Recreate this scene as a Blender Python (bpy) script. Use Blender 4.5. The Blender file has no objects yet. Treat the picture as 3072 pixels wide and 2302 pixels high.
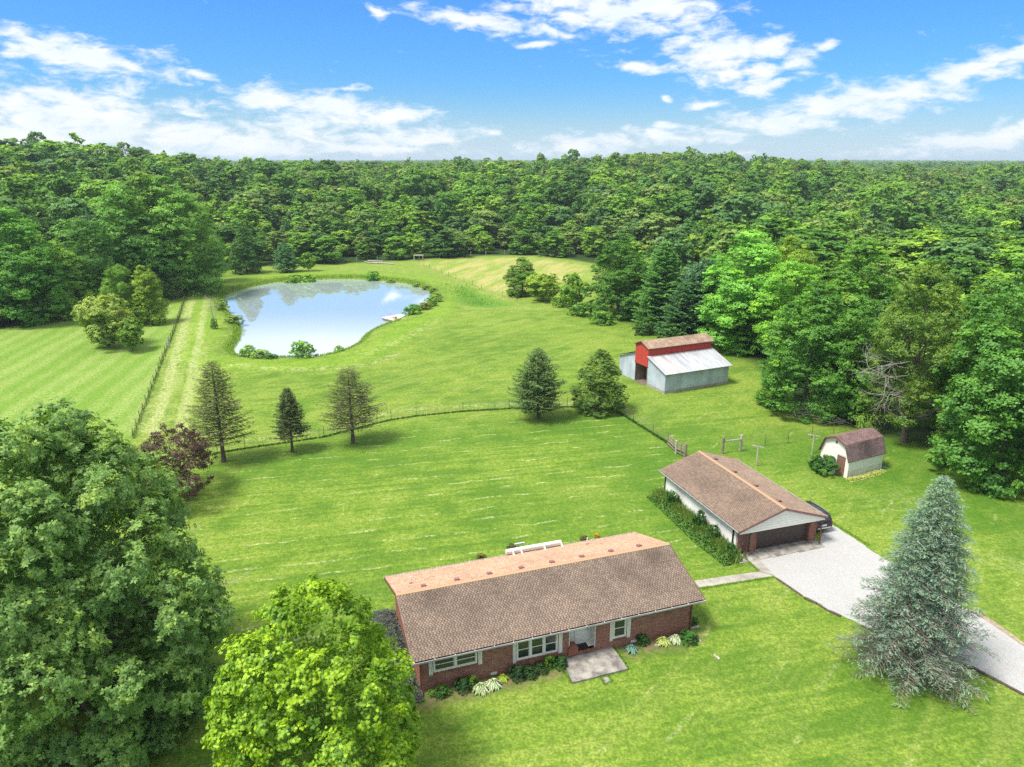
import bpy, math, random
import numpy as np
from math import radians as RD, sin, cos, pi
from mathutils import Vector, Matrix

# ------------------------------------------------------------------ camera, sky, sun, exposure
scene = bpy.context.scene
COL = scene.collection
CAM_H = 30.784
PITCH = 0.2964
FPX = 2174.5                     # focal length in pixels of a 3072 wide picture
cam_d = bpy.data.cameras.new('camera')
cam_d.sensor_width = 36.0
cam_d.lens = 36.0 * FPX / 3072.0
cam_d.clip_start = 0.5
cam_d.clip_end = 30000
cam = bpy.data.objects.new('camera', cam_d)
cam.location = (0, 0, CAM_H)
cam.rotation_euler = (pi / 2 - PITCH, 0, 0)
COL.objects.link(cam)
scene.camera = cam

SUN_EL = RD(61)
SUN_AZ = RD(-116)                 # measured from +Y (view direction) towards +X; the sun stands left and a little ahead
sun_vec = Vector((sin(SUN_AZ) * cos(SUN_EL), cos(SUN_AZ) * cos(SUN_EL), sin(SUN_EL)))
sd = bpy.data.lights.new('sun', 'SUN')
sd.energy = 3.6
sd.angle = RD(15)
sd.color = (1.0, 0.95, 0.87)
so = bpy.data.objects.new('sun', sd)
so.rotation_euler = sun_vec.to_track_quat('Z', 'Y').to_euler()
COL.objects.link(so)

scene.view_settings.view_transform = 'Standard'
scene.view_settings.look = 'None'
scene.view_settings.gamma = 1.0
scene.view_settings.use_curve_mapping = False
scene.view_settings.exposure = 0.75
scene.cycles.max_bounces = 7
scene.cycles.diffuse_bounces = 3
scene.cycles.glossy_bounces = 3
scene.cycles.transmission_bounces = 4
scene.cycles.transparent_max_bounces = 8
scene.cycles.sample_clamp_indirect = 6.0
scene.cycles.caustics_reflective = False
scene.cycles.caustics_refractive = False
scene.cycles.use_denoising = False

DS = 3072.0 / 2212.0             # the picture was measured on a 2212 px wide copy


def ray(px, py, full=False):
    if not full:
        px, py = px * DS, py * DS
    d0, d2 = (px - 1536) / FPX, -(py - 1151) / FPX
    cp, sp = cos(PITCH), sin(PITCH)
    return (d0, cp + d2 * sp, -sp + d2 * cp)


def G(px, py, z=0.0, full=False):
    w = ray(px, py, full)
    t = (z - CAM_H) / w[2]
    return (w[0] * t, w[1] * t)


def C(x0, y0, s, pts, z=0.0):
    """ground points of a measured crop"""
    return [G(x0 + a / s, y0 + b / s, z, True) for a, b in pts]


def azel(px, py):
    w = ray(px, py)
    l = math.sqrt(w[0]**2 + w[1]**2 + w[2]**2)
    return math.atan2(w[0], w[1]), math.asin(w[2] / l)


# ---- world
world = bpy.data.worlds.new('World')
scene.world = world
world.use_nodes = True
wt = world.node_tree
wt.nodes.clear()


class NT:
    def __init__(s, t):
        s.t = t

    def n(s, typ, **kw):
        nd = s.t.nodes.new(typ)
        for k, v in kw.items():
            setattr(nd, k, v)
        return nd

    def link(s, a, b):
        s.t.links.new(a, b)

    def val(s, x, sock):
        if isinstance(x, bpy.types.NodeSocket):
            s.link(x, sock)
        elif x is not None:
            try:
                sock.default_value = x
            except Exception:
                sock.default_value = (x, x, x)

    def math(s, op, a, b=None, c=None, clamp=False):
        nd = s.n('ShaderNodeMath', operation=op)
        nd.use_clamp = clamp
        s.val(a, nd.inputs[0])
        if b is not None: s.val(b, nd.inputs[1])
        if c is not None: s.val(c, nd.inputs[2])
        return nd.outputs[0]

    def vmath(s, op, a, b=None):
        nd = s.n('ShaderNodeVectorMath', operation=op)
        s.val(a, nd.inputs[0])
        if b is not None:
            if op == 'SCALE': s.val(b, nd.inputs[3])
            else: s.val(b, nd.inputs[1])
        return nd.outputs[1] if op == 'LENGTH' else nd.outputs[0]

    def noise(s, vec, scale, detail=3, rough=0.5, dist=0.0):
        nd = s.n('ShaderNodeTexNoise')
        if vec is not None: s.link(vec, nd.inputs['Vector'])
        nd.inputs['Scale'].default_value = scale
        nd.inputs['Detail'].default_value = detail
        nd.inputs['Roughness'].default_value = rough
        nd.inputs['Distortion'].default_value = dist
        return nd.outputs['Fac']

    def mapr(s, x, a, b, c=0.0, d=1.0, smooth=True):
        nd = s.n('ShaderNodeMapRange')
        nd.interpolation_type = 'SMOOTHSTEP' if smooth else 'LINEAR'
        s.val(x, nd.inputs[0])
        for i, v in enumerate((a, b, c, d)): s.val(v, nd.inputs[i + 1])
        return nd.outputs[0]

    def mix(s, f, a, b, blend='MIX'):
        nd = s.n('ShaderNodeMix', data_type='RGBA', blend_type=blend)
        s.val(f, nd.inputs[0])
        for x, k in ((a, 6), (b, 7)):
            if isinstance(x, bpy.types.NodeSocket): s.link(x, nd.inputs[k])
            else: nd.inputs[k].default_value = (*x[:3], 1)
        return nd.outputs[2]

    def ramp(s, f, stops):
        nd = s.n('ShaderNodeValToRGB')
        e = nd.color_ramp.elements
        while len(e) < len(stops): e.new(0.5)
        for el, (p, c) in zip(e, stops):
            el.position = p
            el.color = (*c, 1)
        s.link(f, nd.inputs[0])
        return nd.outputs[0]

    def attr(s, name):
        nd = s.n('ShaderNodeAttribute')
        nd.attribute_name = name
        return nd


W = NT(wt)
sky = W.n('ShaderNodeTexSky')
sky.sky_type = 'NISHITA'
sky.sun_disc = False
sky.sun_elevation = SUN_EL
sky.sun_rotation = -SUN_AZ if False else SUN_AZ % (2 * pi)
sky.altitude = 200
sky.air_density = 1.3
sky.dust_density = 0.6
sky.ozone_density = 2.5
tc = W.n('ShaderNodeTexCoord').outputs['Generated']
sep = W.n('ShaderNodeSeparateXYZ')
W.link(tc, sep.inputs[0])
az = W.math('ARCTAN2', sep.outputs[0], sep.outputs[1])
el = W.math('ARCSINE', W.math('MAXIMUM', W.math('MINIMUM', sep.outputs[2], 1.0), -1.0))
cmb = W.n('ShaderNodeCombineXYZ')
W.link(az, cmb.inputs[0]); W.link(el, cmb.inputs[1])
ae = cmb.outputs[0]
# stretched coordinates for cloud texture
mp = W.n('ShaderNodeMapping')
mp.inputs['Scale'].default_value = (1.0, 2.6, 1.0)
mp.inputs['Rotation'].default_value = (0, 0, RD(5))
W.link(ae, mp.inputs[0])
cv = mp.outputs[0]
warp = W.n('ShaderNodeTexNoise')
warp.inputs['Scale'].default_value = 9.0
warp.inputs['Detail'].default_value = 4
W.link(cv, warp.inputs['Vector'])
wv = W.vmath('SCALE', W.vmath('SUBTRACT', warp.outputs['Color'], (0.5, 0.5, 0.5)), 0.06)
wsc = W.n('ShaderNodeVectorMath', operation='MULTIPLY')
W.link(wv, wsc.inputs[0]); wsc.inputs[1].default_value = (1.3, 0.45, 0)
aw = W.vmath('ADD', ae, wsc.outputs[0])
# clouds: centre, half sizes (in measured pixels) and tilt
CLOUDS = [
    (170, 118, 170, 34, 8), (60, 82, 70, 14, 12), (60, 235, 105, 45, 6), (200, 262, 200, 60, 8), (130, 212, 120, 20, 5),
    (430, 300, 230, 42, 2), (60, 300, 200, 50, 0), (620, 225, 150, 26, 8), (740, 245, 150, 34, 10), (870, 250, 80, 16, 2),
    (640, 270, 90, 22, 4), (880, 298, 160, 18, -2), (560, 312, 230, 26, 0), (762, 192, 32, 7, 6), (430, 245, 40, 8, 8),
    (1300, 18, 190, 52, 2), (1230, 0, 130, 36, 0), (1440, 12, 110, 36, 4), (1050, 48, 150, 16, 9), (1200, 75, 40, 10, 22), (820, 22, 25, 10, 10),
    (1160, 95, 42, 6, 2), (1400, 137, 80, 12, 3), (1545, 118, 80, 46, -4), (1640, 105, 60, 34, 0), (1720, 125, 36, 20, -5), (1560, 165, 40, 24, 5),
    (1635, 162, 46, 24, 0), (1660, 190, 70, 14, -14), (1540, 222, 44, 10, -3), (1500, 40, 60, 22, 10), (1480, 90, 26, 12, 0),
    (1690, 262, 160, 26, -7), (1850, 225, 170, 34, -9), (2000, 200, 80, 14, -8), (2080, 152, 120, 20, -9), (2190, 128, 90, 26, -10),
    (1250, 315, 150, 20, -3), (1420, 295, 90, 20, -3), (1450, 272, 60, 8, -2), (2110, 305, 160, 18, -5), (2200, 290, 80, 20, -5), (1600, 326, 24, 8, 0), (1440, 212, 12, 6, 0),
    (560, 325, 120, 10, 0), (1062, 288, 18, 5, 0), (790, 322, 180, 12, 0), (1780, 95, 22, 9, 8), (420, 158, 40, 7, 12),
]
dens = None
for cx, cy, rx, ry, tilt in CLOUDS:
    a0, e0 = azel(cx, cy)
    m = W.n('ShaderNodeMapping')
    m.vector_type = 'TEXTURE'
    m.inputs['Location'].default_value = (a0, e0, 0)
    m.inputs['Rotation'].default_value = (0, 0, -RD(tilt))
    k = DS / FPX * 1.12
    m.inputs['Scale'].default_value = (rx * k, ry * k * 1.08, 1)
    W.link(aw, m.inputs[0])
    ln = W.vmath('LENGTH', m.outputs[0])
    d = W.math('SUBTRACT', 1.0, ln)
    dens = d if dens is None else W.math('MAXIMUM', dens, d)
dens = W.math('MAXIMUM', dens, -0.55)
n1 = W.noise(cv, 26, 9, 0.62, 0.3)
cl = W.math('ADD', dens, W.math('MULTIPLY', W.math('SUBTRACT', n1, 0.47), 3.2))
cl = W.mapr(cl, -0.05, 1.0)
# the sky above the frame: the thin bright cloud sheet that the pond mirrors
n2 = W.noise(cv, 3.2, 6, 0.55)
hi = W.math('MULTIPLY', W.mapr(W.math('SUBTRACT', el, W.mapr(az, -0.38, -0.06, 0.0, 0.013)), 0.180, 0.235), W.mapr(n2, 0.22, 0.52, 0.9, 1.0))
cov = W.math('MAXIMUM', cl, hi)
shade = W.noise(cv, 14, 5, 0.5)
ccol = W.mix(W.mapr(shade, 0.35, 0.65), (0.60, 0.66, 0.75), (0.68, 0.70, 0.72))
CLOUD_K = 6.0
ccol = W.vmath('SCALE', ccol, CLOUD_K)
hs = W.n('ShaderNodeHueSaturation')
hs.inputs['Saturation'].default_value = 1.1
hs.inputs['Value'].default_value = 1.0
W.link(sky.outputs[0], hs.inputs['Color'])
tint = W.mix(1.0, hs.outputs[0], (0.17, 0.385, 0.70), 'MULTIPLY')
# pale air low over the horizon
low = W.mapr(el, 0.0, 0.13, 1.0, 0.0)
low = W.math('MULTIPLY', W.math('MULTIPLY', low, low), 0.72)
skyc = W.mix(low, tint, (3.0, 3.55, 4.0))
out = W.mix(cov, skyc, ccol)
bg = W.n('ShaderNodeBackground')
bg.inputs['Strength'].default_value = 0.15
W.link(out, bg.inputs['Color'])
wo = W.n('ShaderNodeOutputWorld')
W.link(bg.outputs[0], wo.inputs[0])

# ------------------------------------------------------------------ helpers
rng = np.random.default_rng(7)
random.seed(7)


def tag(o, label=None, cat=None, group=None, kind=None):
    if label: o['label'] = label
    if cat: o['category'] = cat
    if group: o['group'] = group
    if kind: o['kind'] = kind
    return o


def thing(name, label, cat, loc=(0, 0, 0), rz=0.0, group=None):
    o = bpy.data.objects.new(name, None)
    o.empty_display_size = 0.3
    COL.objects.link(o)
    o.location = loc
    o.rotation_euler = (0, 0, rz)
    return tag(o, label, cat, group)


class MB:
    """collects shapes into one mesh; per-face float colour attribute 'tint'"""

    def __init__(s):
        s.v = []; s.f = []; s.c = []

    def face(s, pts, c=(1, 1, 1)):
        b = len(s.v)
        s.v.extend([tuple(p) for p in pts])
        s.f.append(tuple(range(b, b + len(pts))))
        s.c.append(c)

    def hexa(s, p, c=(1, 1, 1), skip=()):
        """8 points: bottom 4 ccw, top 4 ccw"""
        b = len(s.v)
        s.v.extend([tuple(q) for q in p])
        F = [(0, 3, 2, 1), (4, 5, 6, 7), (0, 1, 5, 4), (1, 2, 6, 5), (2, 3, 7, 6), (3, 0, 4, 7)]
        for i, q in enumerate(F):
            if i in skip: continue
            s.f.append(tuple(b + k for k in q)); s.c.append(c)

    def box(s, x0, x1, y0, y1, z0, z1, c=(1, 1, 1), skip=()):
        s.hexa([(x0, y0, z0), (x1, y0, z0), (x1, y1, z0), (x0, y1, z0), (x0, y0, z1), (x1, y0, z1), (x1, y1, z1), (x0, y1, z1)], c, skip)

    def tube(s, pts, rads, n=6, c=(1, 1, 1), cap=True):
        P = [Vector(p) for p in pts]
        if not hasattr(rads, '__len__'): rads = [rads] * len(P)
        b = len(s.v)
        up = Vector((0, 0, 1))
        for i, p in enumerate(P):
            d = (P[min(i + 1, len(P) - 1)] - P[max(i - 1, 0)])
            if d.length < 1e-9: d = Vector((0, 0, 1))
            d.normalize()
            a = d.cross(up if abs(d.z) < 0.95 else Vector((1, 0, 0))).normalized()
            bb = a.cross(d)
            for k in range(n):
                t = 2 * pi * k / n
                s.v.append(tuple(p + (a * cos(t) + bb * sin(t)) * rads[i]))
        for i in range(len(P) - 1):
            for k in range(n):
                q = (k + 1) % n
                s.f.append((b + i * n + k, b + i * n + q, b + (i + 1) * n + q, b + (i + 1) * n + k)); s.c.append(c)
        if cap:
            s.f.append(tuple(b + k for k in range(n))[::-1]); s.c.append(c)
            s.f.append(tuple(b + (len(P) - 1) * n + k for k in range(n))); s.c.append(c)

    def cyl(s, x, y, z0, z1, r, n=10, r2=None, c=(1, 1, 1)):
        s.tube([(x, y, z0), (x, y, z1)], [r, r if r2 is None else r2], n, c)

    def build(s, name, mat, parent=None, smooth=False, kind=None, bevel=0):
        me = bpy.data.meshes.new(name)
        me.from_pydata(s.v, [], s.f)
        if mat and mat.get('tinted'):
            at = me.attributes.new('tint', 'FLOAT_COLOR', 'FACE')
            at.data.foreach_set('color', np.array([(*c, 1) for c in s.c], dtype=np.float32).ravel())
        if mat: me.materials.append(mat)
        if smooth: me.polygons.foreach_set('use_smooth', [True] * len(me.polygons))
        o = bpy.data.objects.new(name, me)
        COL.objects.link(o)
        if parent: o.parent = parent
        if kind: o['kind'] = kind
        if bevel:
            m = o.modifiers.new('bevel', 'BEVEL'); m.width = bevel; m.segments = 2; m.limit_method = 'ANGLE'
        return o


def np_mesh(name, V, F, mat, parent=None, attrs=None, kind=None):
    """V (n,3) array, F (m,k) array of one face size"""
    me = bpy.data.meshes.new(name)
    m, k = F.shape
    me.vertices.add(len(V)); me.vertices.foreach_set('co', V.astype(np.float32).ravel())
    me.loops.add(m * k); me.loops.foreach_set('vertex_index', F.astype(np.int32).ravel())
    me.polygons.add(m)
    me.polygons.foreach_set('loop_start', np.arange(0, m * k, k, dtype=np.int32))
    me.polygons.foreach_set('loop_total', np.full(m, k, dtype=np.int32))
    for an, (dom, typ, arr) in (attrs or {}).items():
        at = me.attributes.new(an, typ, dom)
        at.data.foreach_set('value' if typ == 'FLOAT' else 'color', np.asarray(arr, dtype=np.float32).ravel())
    me.update(calc_edges=True)
    if mat: me.materials.append(mat)
    o = bpy.data.objects.new(name, me)
    COL.objects.link(o)
    if parent: o.parent = parent
    if kind: o['kind'] = kind
    return o


# ------------------------------------------------------------------ materials
MATS = {}


def new_mat(name):
    m = bpy.data.materials.new(name)
    m.use_nodes = True
    m.node_tree.nodes.clear()
    return m, NT(m.node_tree)


def mat(name, col, rough=0.6, metal=0.0, var=0.18, nscale=3.0, bump=0.0, bscale=40, tinted=False, spec=0.5, col2=None, stretch=(1, 1, 1)):
    if name in MATS: return MATS[name]
    m, t = new_mat(name)
    tcn = t.n('ShaderNodeTexCoord').outputs['Object']
    mpn = t.n('ShaderNodeMapping'); mpn.inputs['Scale'].default_value = stretch
    t.link(tcn, mpn.inputs[0])
    v = mpn.outputs[0]
    a = t.noise(v, nscale, 6, 0.62)
    c2 = col2 or tuple(x * (1 - var * 1.6) for x in col)
    c1 = tuple(min(1, x * (1 + var * 0.6)) for x in col)
    c = t.mix(t.mapr(a, 0.3, 0.7), c2, c1)
    f = t.noise(v, nscale * 14, 4, 0.6)
    c = t.mix(t.mapr(f, 0.3, 0.75, 0.0, 0.35), c, tuple(x * 0.6 for x in col))
    if tinted:
        at = t.attr('tint')
        c = t.mix(1.0, c, at.outputs['Color'], 'MULTIPLY')
    p = t.n('ShaderNodeBsdfPrincipled')
    t.link(c, p.inputs['Base Color'])
    p.inputs['Roughness'].default_value = rough
    p.inputs['Metallic'].default_value = metal
    p.inputs['Specular IOR Level'].default_value = spec
    if bump:
        b = t.n('ShaderNodeBump'); b.inputs['Strength'].default_value = bump; b.inputs['Distance'].default_value = 0.02
        t.link(t.noise(v, bscale, 5, 0.6), b.inputs['Height'])
        t.link(b.outputs[0], p.inputs['Normal'])
    o = t.n('ShaderNodeOutputMaterial')
    t.link(p.outputs[0], o.inputs[0])
    if tinted: m['tinted'] = 1
    MATS[name] = m
    return m


def leaf_mat(name, source, rough=0.55, tr=0.27, gloss=0.025):
    """source: 'object' = colour of the object, 'random' = per instance ramp, or an rgb. Leaves carry a value 'v'."""
    if name in MATS: return MATS[name]
    m, t = new_mat(name)
    oi = t.n('ShaderNodeObjectInfo')
    if source == 'object':
        c = oi.outputs['Color']
    elif source == 'random':
        c = t.ramp(oi.outputs['Random'], [(0.0, (0.08, 0.20, 0.034)), (0.2, (0.15, 0.32, 0.04)), (0.4, (0.22, 0.41, 0.046)),
                                          (0.55, (0.12, 0.26, 0.07)), (0.72, (0.24, 0.41, 0.05)), (0.86, (0.20, 0.31, 0.08)), (1.0, (0.25, 0.36, 0.07))])
    else:
        rg = t.n('ShaderNodeRGB'); rg.outputs[0].default_value = (*source, 1)
        c = rg.outputs[0]
    v = t.attr('v').outputs['Fac']
    # v: 0 dull older leaf and shade-painted inner leaf .. 1 fresh yellow-green leaf
    dark = t.mix(1.0, c, (0.42, 0.52, 0.5), 'MULTIPLY')
    fresh = t.mix(1.0, c, (1.75, 1.42, 0.95), 'MULTIPLY')
    c = t.mix(t.mapr(v, 0.0, 0.5, 0, 1, False), dark, c)
    c = t.mix(t.mapr(v, 0.55, 1.0, 0, 1, False), c, fresh)
    d = t.n('ShaderNodeBsdfDiffuse'); t.link(c, d.inputs[0])
    tl = t.n('ShaderNodeBsdfTranslucent')
    t.link(t.mix(1.0, c, (1.5, 1.6, 0.7), 'MULTIPLY'), tl.inputs[0])
    mx = t.n('ShaderNodeMixShader'); mx.inputs[0].default_value = tr
    t.link(d.outputs[0], mx.inputs[1]); t.link(tl.outputs[0], mx.inputs[2])
    g = t.n('ShaderNodeBsdfGlossy'); g.inputs['Roughness'].default_value = rough; g.inputs[0].default_value = (0.8, 0.9, 0.85, 1)
    m2 = t.n('ShaderNodeMixShader'); m2.inputs[0].default_value = gloss
    t.link(mx.outputs[0], m2.inputs[1]); t.link(g.outputs[0], m2.inputs[2])
    o = t.n('ShaderNodeOutputMaterial'); t.link(m2.outputs[0], o.inputs[0])
    MATS[name] = m
    return m


M_leaf = leaf_mat('leaf', 'object')
M_leafr = leaf_mat('leaf_random', 'random')
M_bark = mat('bark', (0.11, 0.085, 0.065), 0.9, bump=0.6, bscale=12, stretch=(1, 1, 0.25))
M_barkpale = mat('bark_pale', (0.42, 0.38, 0.34), 0.9)
M_twigpale = mat('grey_twig', (0.21, 0.18, 0.145), 0.9)
M_twig = mat('twig', (0.13, 0.105, 0.075), 0.9)
M_brick = mat('brick_clay', (0.29, 0.108, 0.070), 0.85, var=0.15, nscale=2.0, tinted=True)
M_mortar = mat('mortar', (0.55, 0.46, 0.37), 0.95)
M_shing = mat('shingle', (0.250, 0.186, 0.138), 0.92, var=0.1, nscale=0.5, tinted=True)
M_ridge = mat('ridge_shingle', (0.47, 0.30, 0.18), 0.9, var=0.12, tinted=True)
M_brown = mat('brown_trim', (0.155, 0.06, 0.045), 0.55, var=0.1)
M_mauve = mat('mauve_trim', (0.28, 0.13, 0.125), 0.6, var=0.1)
M_gutter = mat('gutter_metal', (0.52, 0.52, 0.53), 0.4, var=0.22, nscale=1.2, stretch=(1, 3, 3))
M_white = mat('white_paint', (0.74, 0.73, 0.68), 0.5, var=0.05)
M_cream = mat('cream_paint', (0.84, 0.81, 0.74), 0.55, var=0.05)
M_stucco = mat('white_block_wall', (0.83, 0.82, 0.80), 0.8, var=0.07, nscale=0.8, bump=0.2)
M_dark = mat('interior_dark', (0.02, 0.02, 0.022), 0.9)
M_glassm = mat('window_glass', (0.02, 0.026, 0.03), 0.06, var=0.1, spec=0.9)
M_curtain = mat('curtain', (0.08, 0.09, 0.14), 0.8, stretch=(9, 1, 0.4))
M_conc = mat('concrete', (0.40, 0.37, 0.32), 0.9, var=0.24, nscale=0.9, bump=0.2)
M_concold = mat('weathered_concrete', (0.34, 0.315, 0.28), 0.95, var=0.42, nscale=1.3, bump=0.4)
M_gdoor = mat('garage_door_paint', (0.058, 0.036, 0.030), 0.5, var=0.1)
M_door = mat('brown_door_paint', (0.12, 0.048, 0.035), 0.5, var=0.1)
M_wood = mat('weathered_wood', (0.30, 0.235, 0.185), 0.9, var=0.3, stretch=(1, 1, 0.3))
M_woodgrey = mat('grey_wood', (0.46, 0.42, 0.38), 0.9, var=0.3)
M_wire = mat('fence_wire', (0.16, 0.14, 0.11), 0.7)
M_post = mat('rusty_steel_post', (0.13, 0.09, 0.06), 0.8)
M_red = mat('red_barn_board', (0.50, 0.05, 0.035), 0.7, var=0.12, nscale=0.6, stretch=(3, 3, 0.6))
M_blue = mat('pale_blue_sheet', (0.47, 0.53, 0.63), 0.6, var=0.16, nscale=0.5, tinted=True)
M_tin = mat('galvanised_sheet', (0.56, 0.58, 0.60), 0.38, metal=0.25, var=0.15, nscale=0.6, tinted=True, stretch=(4, 0.6, 1))
M_barnroof = mat('barn_shingle', (0.40, 0.285, 0.20), 0.9, var=0.25, nscale=0.7, tinted=True)
M_shedroof = mat('shed_shingle', (0.20, 0.135, 0.13), 0.9, var=0.2, nscale=1.0, tinted=True)
M_black = mat('black_rubber', (0.015, 0.015, 0.016), 0.8)

# ------------------------------------------------------------------ terrain
def catmull(pts, n=6, closed=True):
    P = [np.array(p, float) for p in pts]
    out = []
    m = len(P)
    rngi = range(m) if closed else range(m - 1)
    for i in rngi:
        p0 = P[(i - 1) % m] if closed or i > 0 else P[i]
        p1 = P[i]; p2 = P[(i + 1) % m]
        p3 = P[(i + 2) % m] if closed or i + 2 < m else P[i + 1]
        for k in range(n):
            t = k / n
            out.append(0.5 * ((2 * p1) + (-p0 + p2) * t + (2 * p0 - 5 * p1 + 4 * p2 - p3) * t * t + (-p0 + 3 * p1 - 3 * p2 + p3) * t**3))
    if not closed: out.append(P[-1])
    return np.array(out)


def sdist(X, Y, poly, closed=True):
    """signed distance (negative inside) for arrays"""
    P = np.asarray(poly); Q = np.roll(P, -1, 0)
    if not closed: P, Q = P[:-1], Q[:-1]
    d = np.full(X.shape, 1e9); ins = np.zeros(X.shape, bool)
    for (x0, y0), (x1, y1) in zip(P, Q):
        ex, ey = x1 - x0, y1 - y0
        L = ex * ex + ey * ey + 1e-12
        t = np.clip(((X - x0) * ex + (Y - y0) * ey) / L, 0, 1)
        d = np.minimum(d, (X - x0 - t * ex)**2 + (Y - y0 - t * ey)**2)
        if closed and y0 != y1:
            c = ((y0 > Y) != (y1 > Y)) & (X < (x1 - x0) * (Y - y0) / (y1 - y0) + x0)
            ins ^= c
    d = np.sqrt(d)
    return np.where(ins, -d, d) if closed else d


def sm(x, a, b):
    t = np.clip((x - a) / (b - a), 0, 1)
    return t * t * (3 - 2 * t)


WATER_Z = -0.75
pond = catmull(C(550, 750, 2.4578, [(262, 380), (330, 325), (440, 290), (560, 262), (700, 240), (850, 229), (980, 222), (1150, 217), (1350, 221), (1500, 235), (1640, 250), (1740, 275), (1810, 305), (1838, 335), (1825, 375), (1770, 410), (1700, 450), (1650, 495), (1560, 540), (1470, 570), (1400, 602), (1350, 635), (1310, 685), (1250, 725), (1160, 765), (1060, 792), (960, 806), (800, 812), (650, 812), (500, 806), (410, 795), (365, 762), (362, 722), (395, 675), (412, 620), (408, 565), (360, 510), (322, 460), (285, 425)], WATER_Z), 5)

# the clearing (lawns and fields); everything beyond is woodland
clear_pts = [(-300, 760), (0, 712), (110, 690), (190, 662), (290, 645), (400, 628), (440, 605), (490, 585), (600, 572), (750, 570), (900, 562), (1050, 553), (1150, 552), (1220, 560), (1290, 572),
             (1330, 600), (1300, 640), (1340, 690), (1400, 715), (1480, 735), (1560, 760), (1650, 800), (1660, 850), (1740, 905), (1850, 935), (1960, 960), (2100, 1010), (2400, 1060), (2900, 1150), (3300, 2400), (-1500, 2400), (-1500, 900)]
clearing = np.array([G(*p) for p in clear_pts])


def fbm(X, Y, s, seed=0):
    r = np.random.default_rng(seed)
    out = np.zeros_like(X)
    for k in range(7):
        a = r.uniform(0, 2 * pi); f = s * (1.0 + 0.75 * k) * r.uniform(0.8, 1.2); ph = r.uniform(0, 6.28)
        out += np.sin((X * cos(a) + Y * sin(a)) * f + ph + 1.3 * np.sin((X * cos(a + 1.9) + Y * sin(a + 1.9)) * f * 0.6 + ph * 2)) / (1 + 0.7 * k)
    return out / 3.0


def terrain(X, Y, detail=True):
    X = np.asarray(X, float); Y = np.asarray(Y, float)
    R = np.hypot(X, Y)
    azm = np.arctan2(X, Y)
    out = 0.0 * X
    far = sm(sdist(X, Y, clearing), 8, 90)
    out += far * 1.5 * fbm(X, Y, 0.018, 3)
    # hill rising on the left
    out += 15 * np.exp(-(((X + 250) / 110)**2 + ((Y - 330) / 120)**2)) * far
    # ridge beyond centre right
    out += sm(R, 300, 520) * (1 - sm(R, 650, 1100)) * (6.0 + 7.5 * np.exp(-((azm - 0.2) / 0.16)**2)) * far
    # little valley on the right
    out -= 7 * np.exp(-(((X - 150) / 90)**2 + ((Y - 260) / 110)**2)) * far
    out -= sm(azm, 0.33, 0.5) * sm(R, 250, 450) * (1 - sm(R, 700, 1000)) * 5
    out += sm(R, 900, 2600) * (3 + 6.0 * fbm(X, Y, 0.0022, 11))
    out += sm(R, 2300, 5200) * (7 + 9 * fbm(X, Y, 0.0012, 12))
    # pond basin with a low grassy lip
    box_ = (X > -90) & (X < 10) & (Y > 95) & (Y < 215)
    if box_.any():
        d = np.full(X.shape, 99.0)
        d[box_] = sdist(X[box_], Y[box_], pond)
        out += -2.0 + 2.0 * sm(d, -2.8, 1.9) + 0.35 * np.exp(-((d - 6) / 4)**2)
    # swale behind the pond's right shoulder
    sx, sy = G(1040, 640)
    out -= 1.6 * np.exp(-(((X - sx) / 9)**2 + ((Y - sy) / 11)**2))
    return out


def terrain1(x, y):
    return float(terrain(np.array([x]), np.array([y]))[0])


def axis(lo, hi, step, out_lo, out_hi, growth=1.22):
    a = list(np.arange(lo, hi + step * 0.5, step))
    s = step; x = hi
    while x < out_hi: s *= growth; x += s; a.append(x)
    s = step; x = lo; b = []
    while x > out_lo: s *= growth; x -= s; b.append(x)
    return np.array(b[::-1] + a)


xs = axis(-118, 74, 0.9, -9000, 9000, 1.16)
ys = axis(22, 262, 0.9, -600, 12000, 1.16)
GX, GY = np.meshgrid(xs, ys)
GZ = terrain(GX, GY)
nx, ny = len(xs), len(ys)
Vg = np.stack([GX.ravel(), GY.ravel(), GZ.ravel()], 1)
ii, jj = np.meshgrid(np.arange(nx - 1), np.arange(ny - 1))
b0 = (jj * nx + ii).ravel()
Fg = np.stack([b0, b0 + 1, b0 + nx + 1, b0 + nx], 1)


def zone(pts, soft, px=True, X=GX, Y=GY, full=False, crop=None):
    P = np.array([G(*p) for p in pts]) if crop is None else np.array(C(*crop, pts))
    bb = (X > P[:, 0].min() - soft * 3) & (X < P[:, 0].max() + soft * 3) & (Y > P[:, 1].min() - soft * 3) & (Y < P[:, 1].max() + soft * 3)
    z = np.zeros(X.shape)
    z[bb] = 1 - sm(sdist(X[bb], Y[bb], P), -soft, soft)
    return z


dpond = np.full(GX.shape, 99.0)
bx = (GX > -100) & (GX < 25) & (GY > 85) & (GY < 230)
dpond[bx] = sdist(GX[bx], GY[bx], pond)
dclear = sdist(GX, GY, clearing)
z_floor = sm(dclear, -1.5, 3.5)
z_meadow = zone([(560, 592), (700, 588), (850, 592), (930, 598), (985, 640), (1000, 660), (1090, 668), (1270, 672), (1320, 640), (1290, 568), (1150, 550), (1000, 556), (750, 568), (560, 575)], 2.0)
z_tan = zone([(905, 568), (960, 590), (1030, 615), (1110, 640), (1150, 640), (1180, 610), (1290, 600), (1270, 575), (1150, 556), (1000, 560)], 3.5)
z_swale = zone([(975, 630), (1000, 620), (1060, 632), (1110, 655), (1060, 662), (1000, 655)], 2.0)
z_left = zone([(-900, 800), (0, 705), (200, 665), (400, 632), (404, 640), (286, 945), (200, 1100), (-900, 1500)], 0.5)
z_lane = zone([(412, 620), (445, 640), (455, 700), (445, 790), (420, 880), (400, 950), (292, 945)], 1.5)
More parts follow.
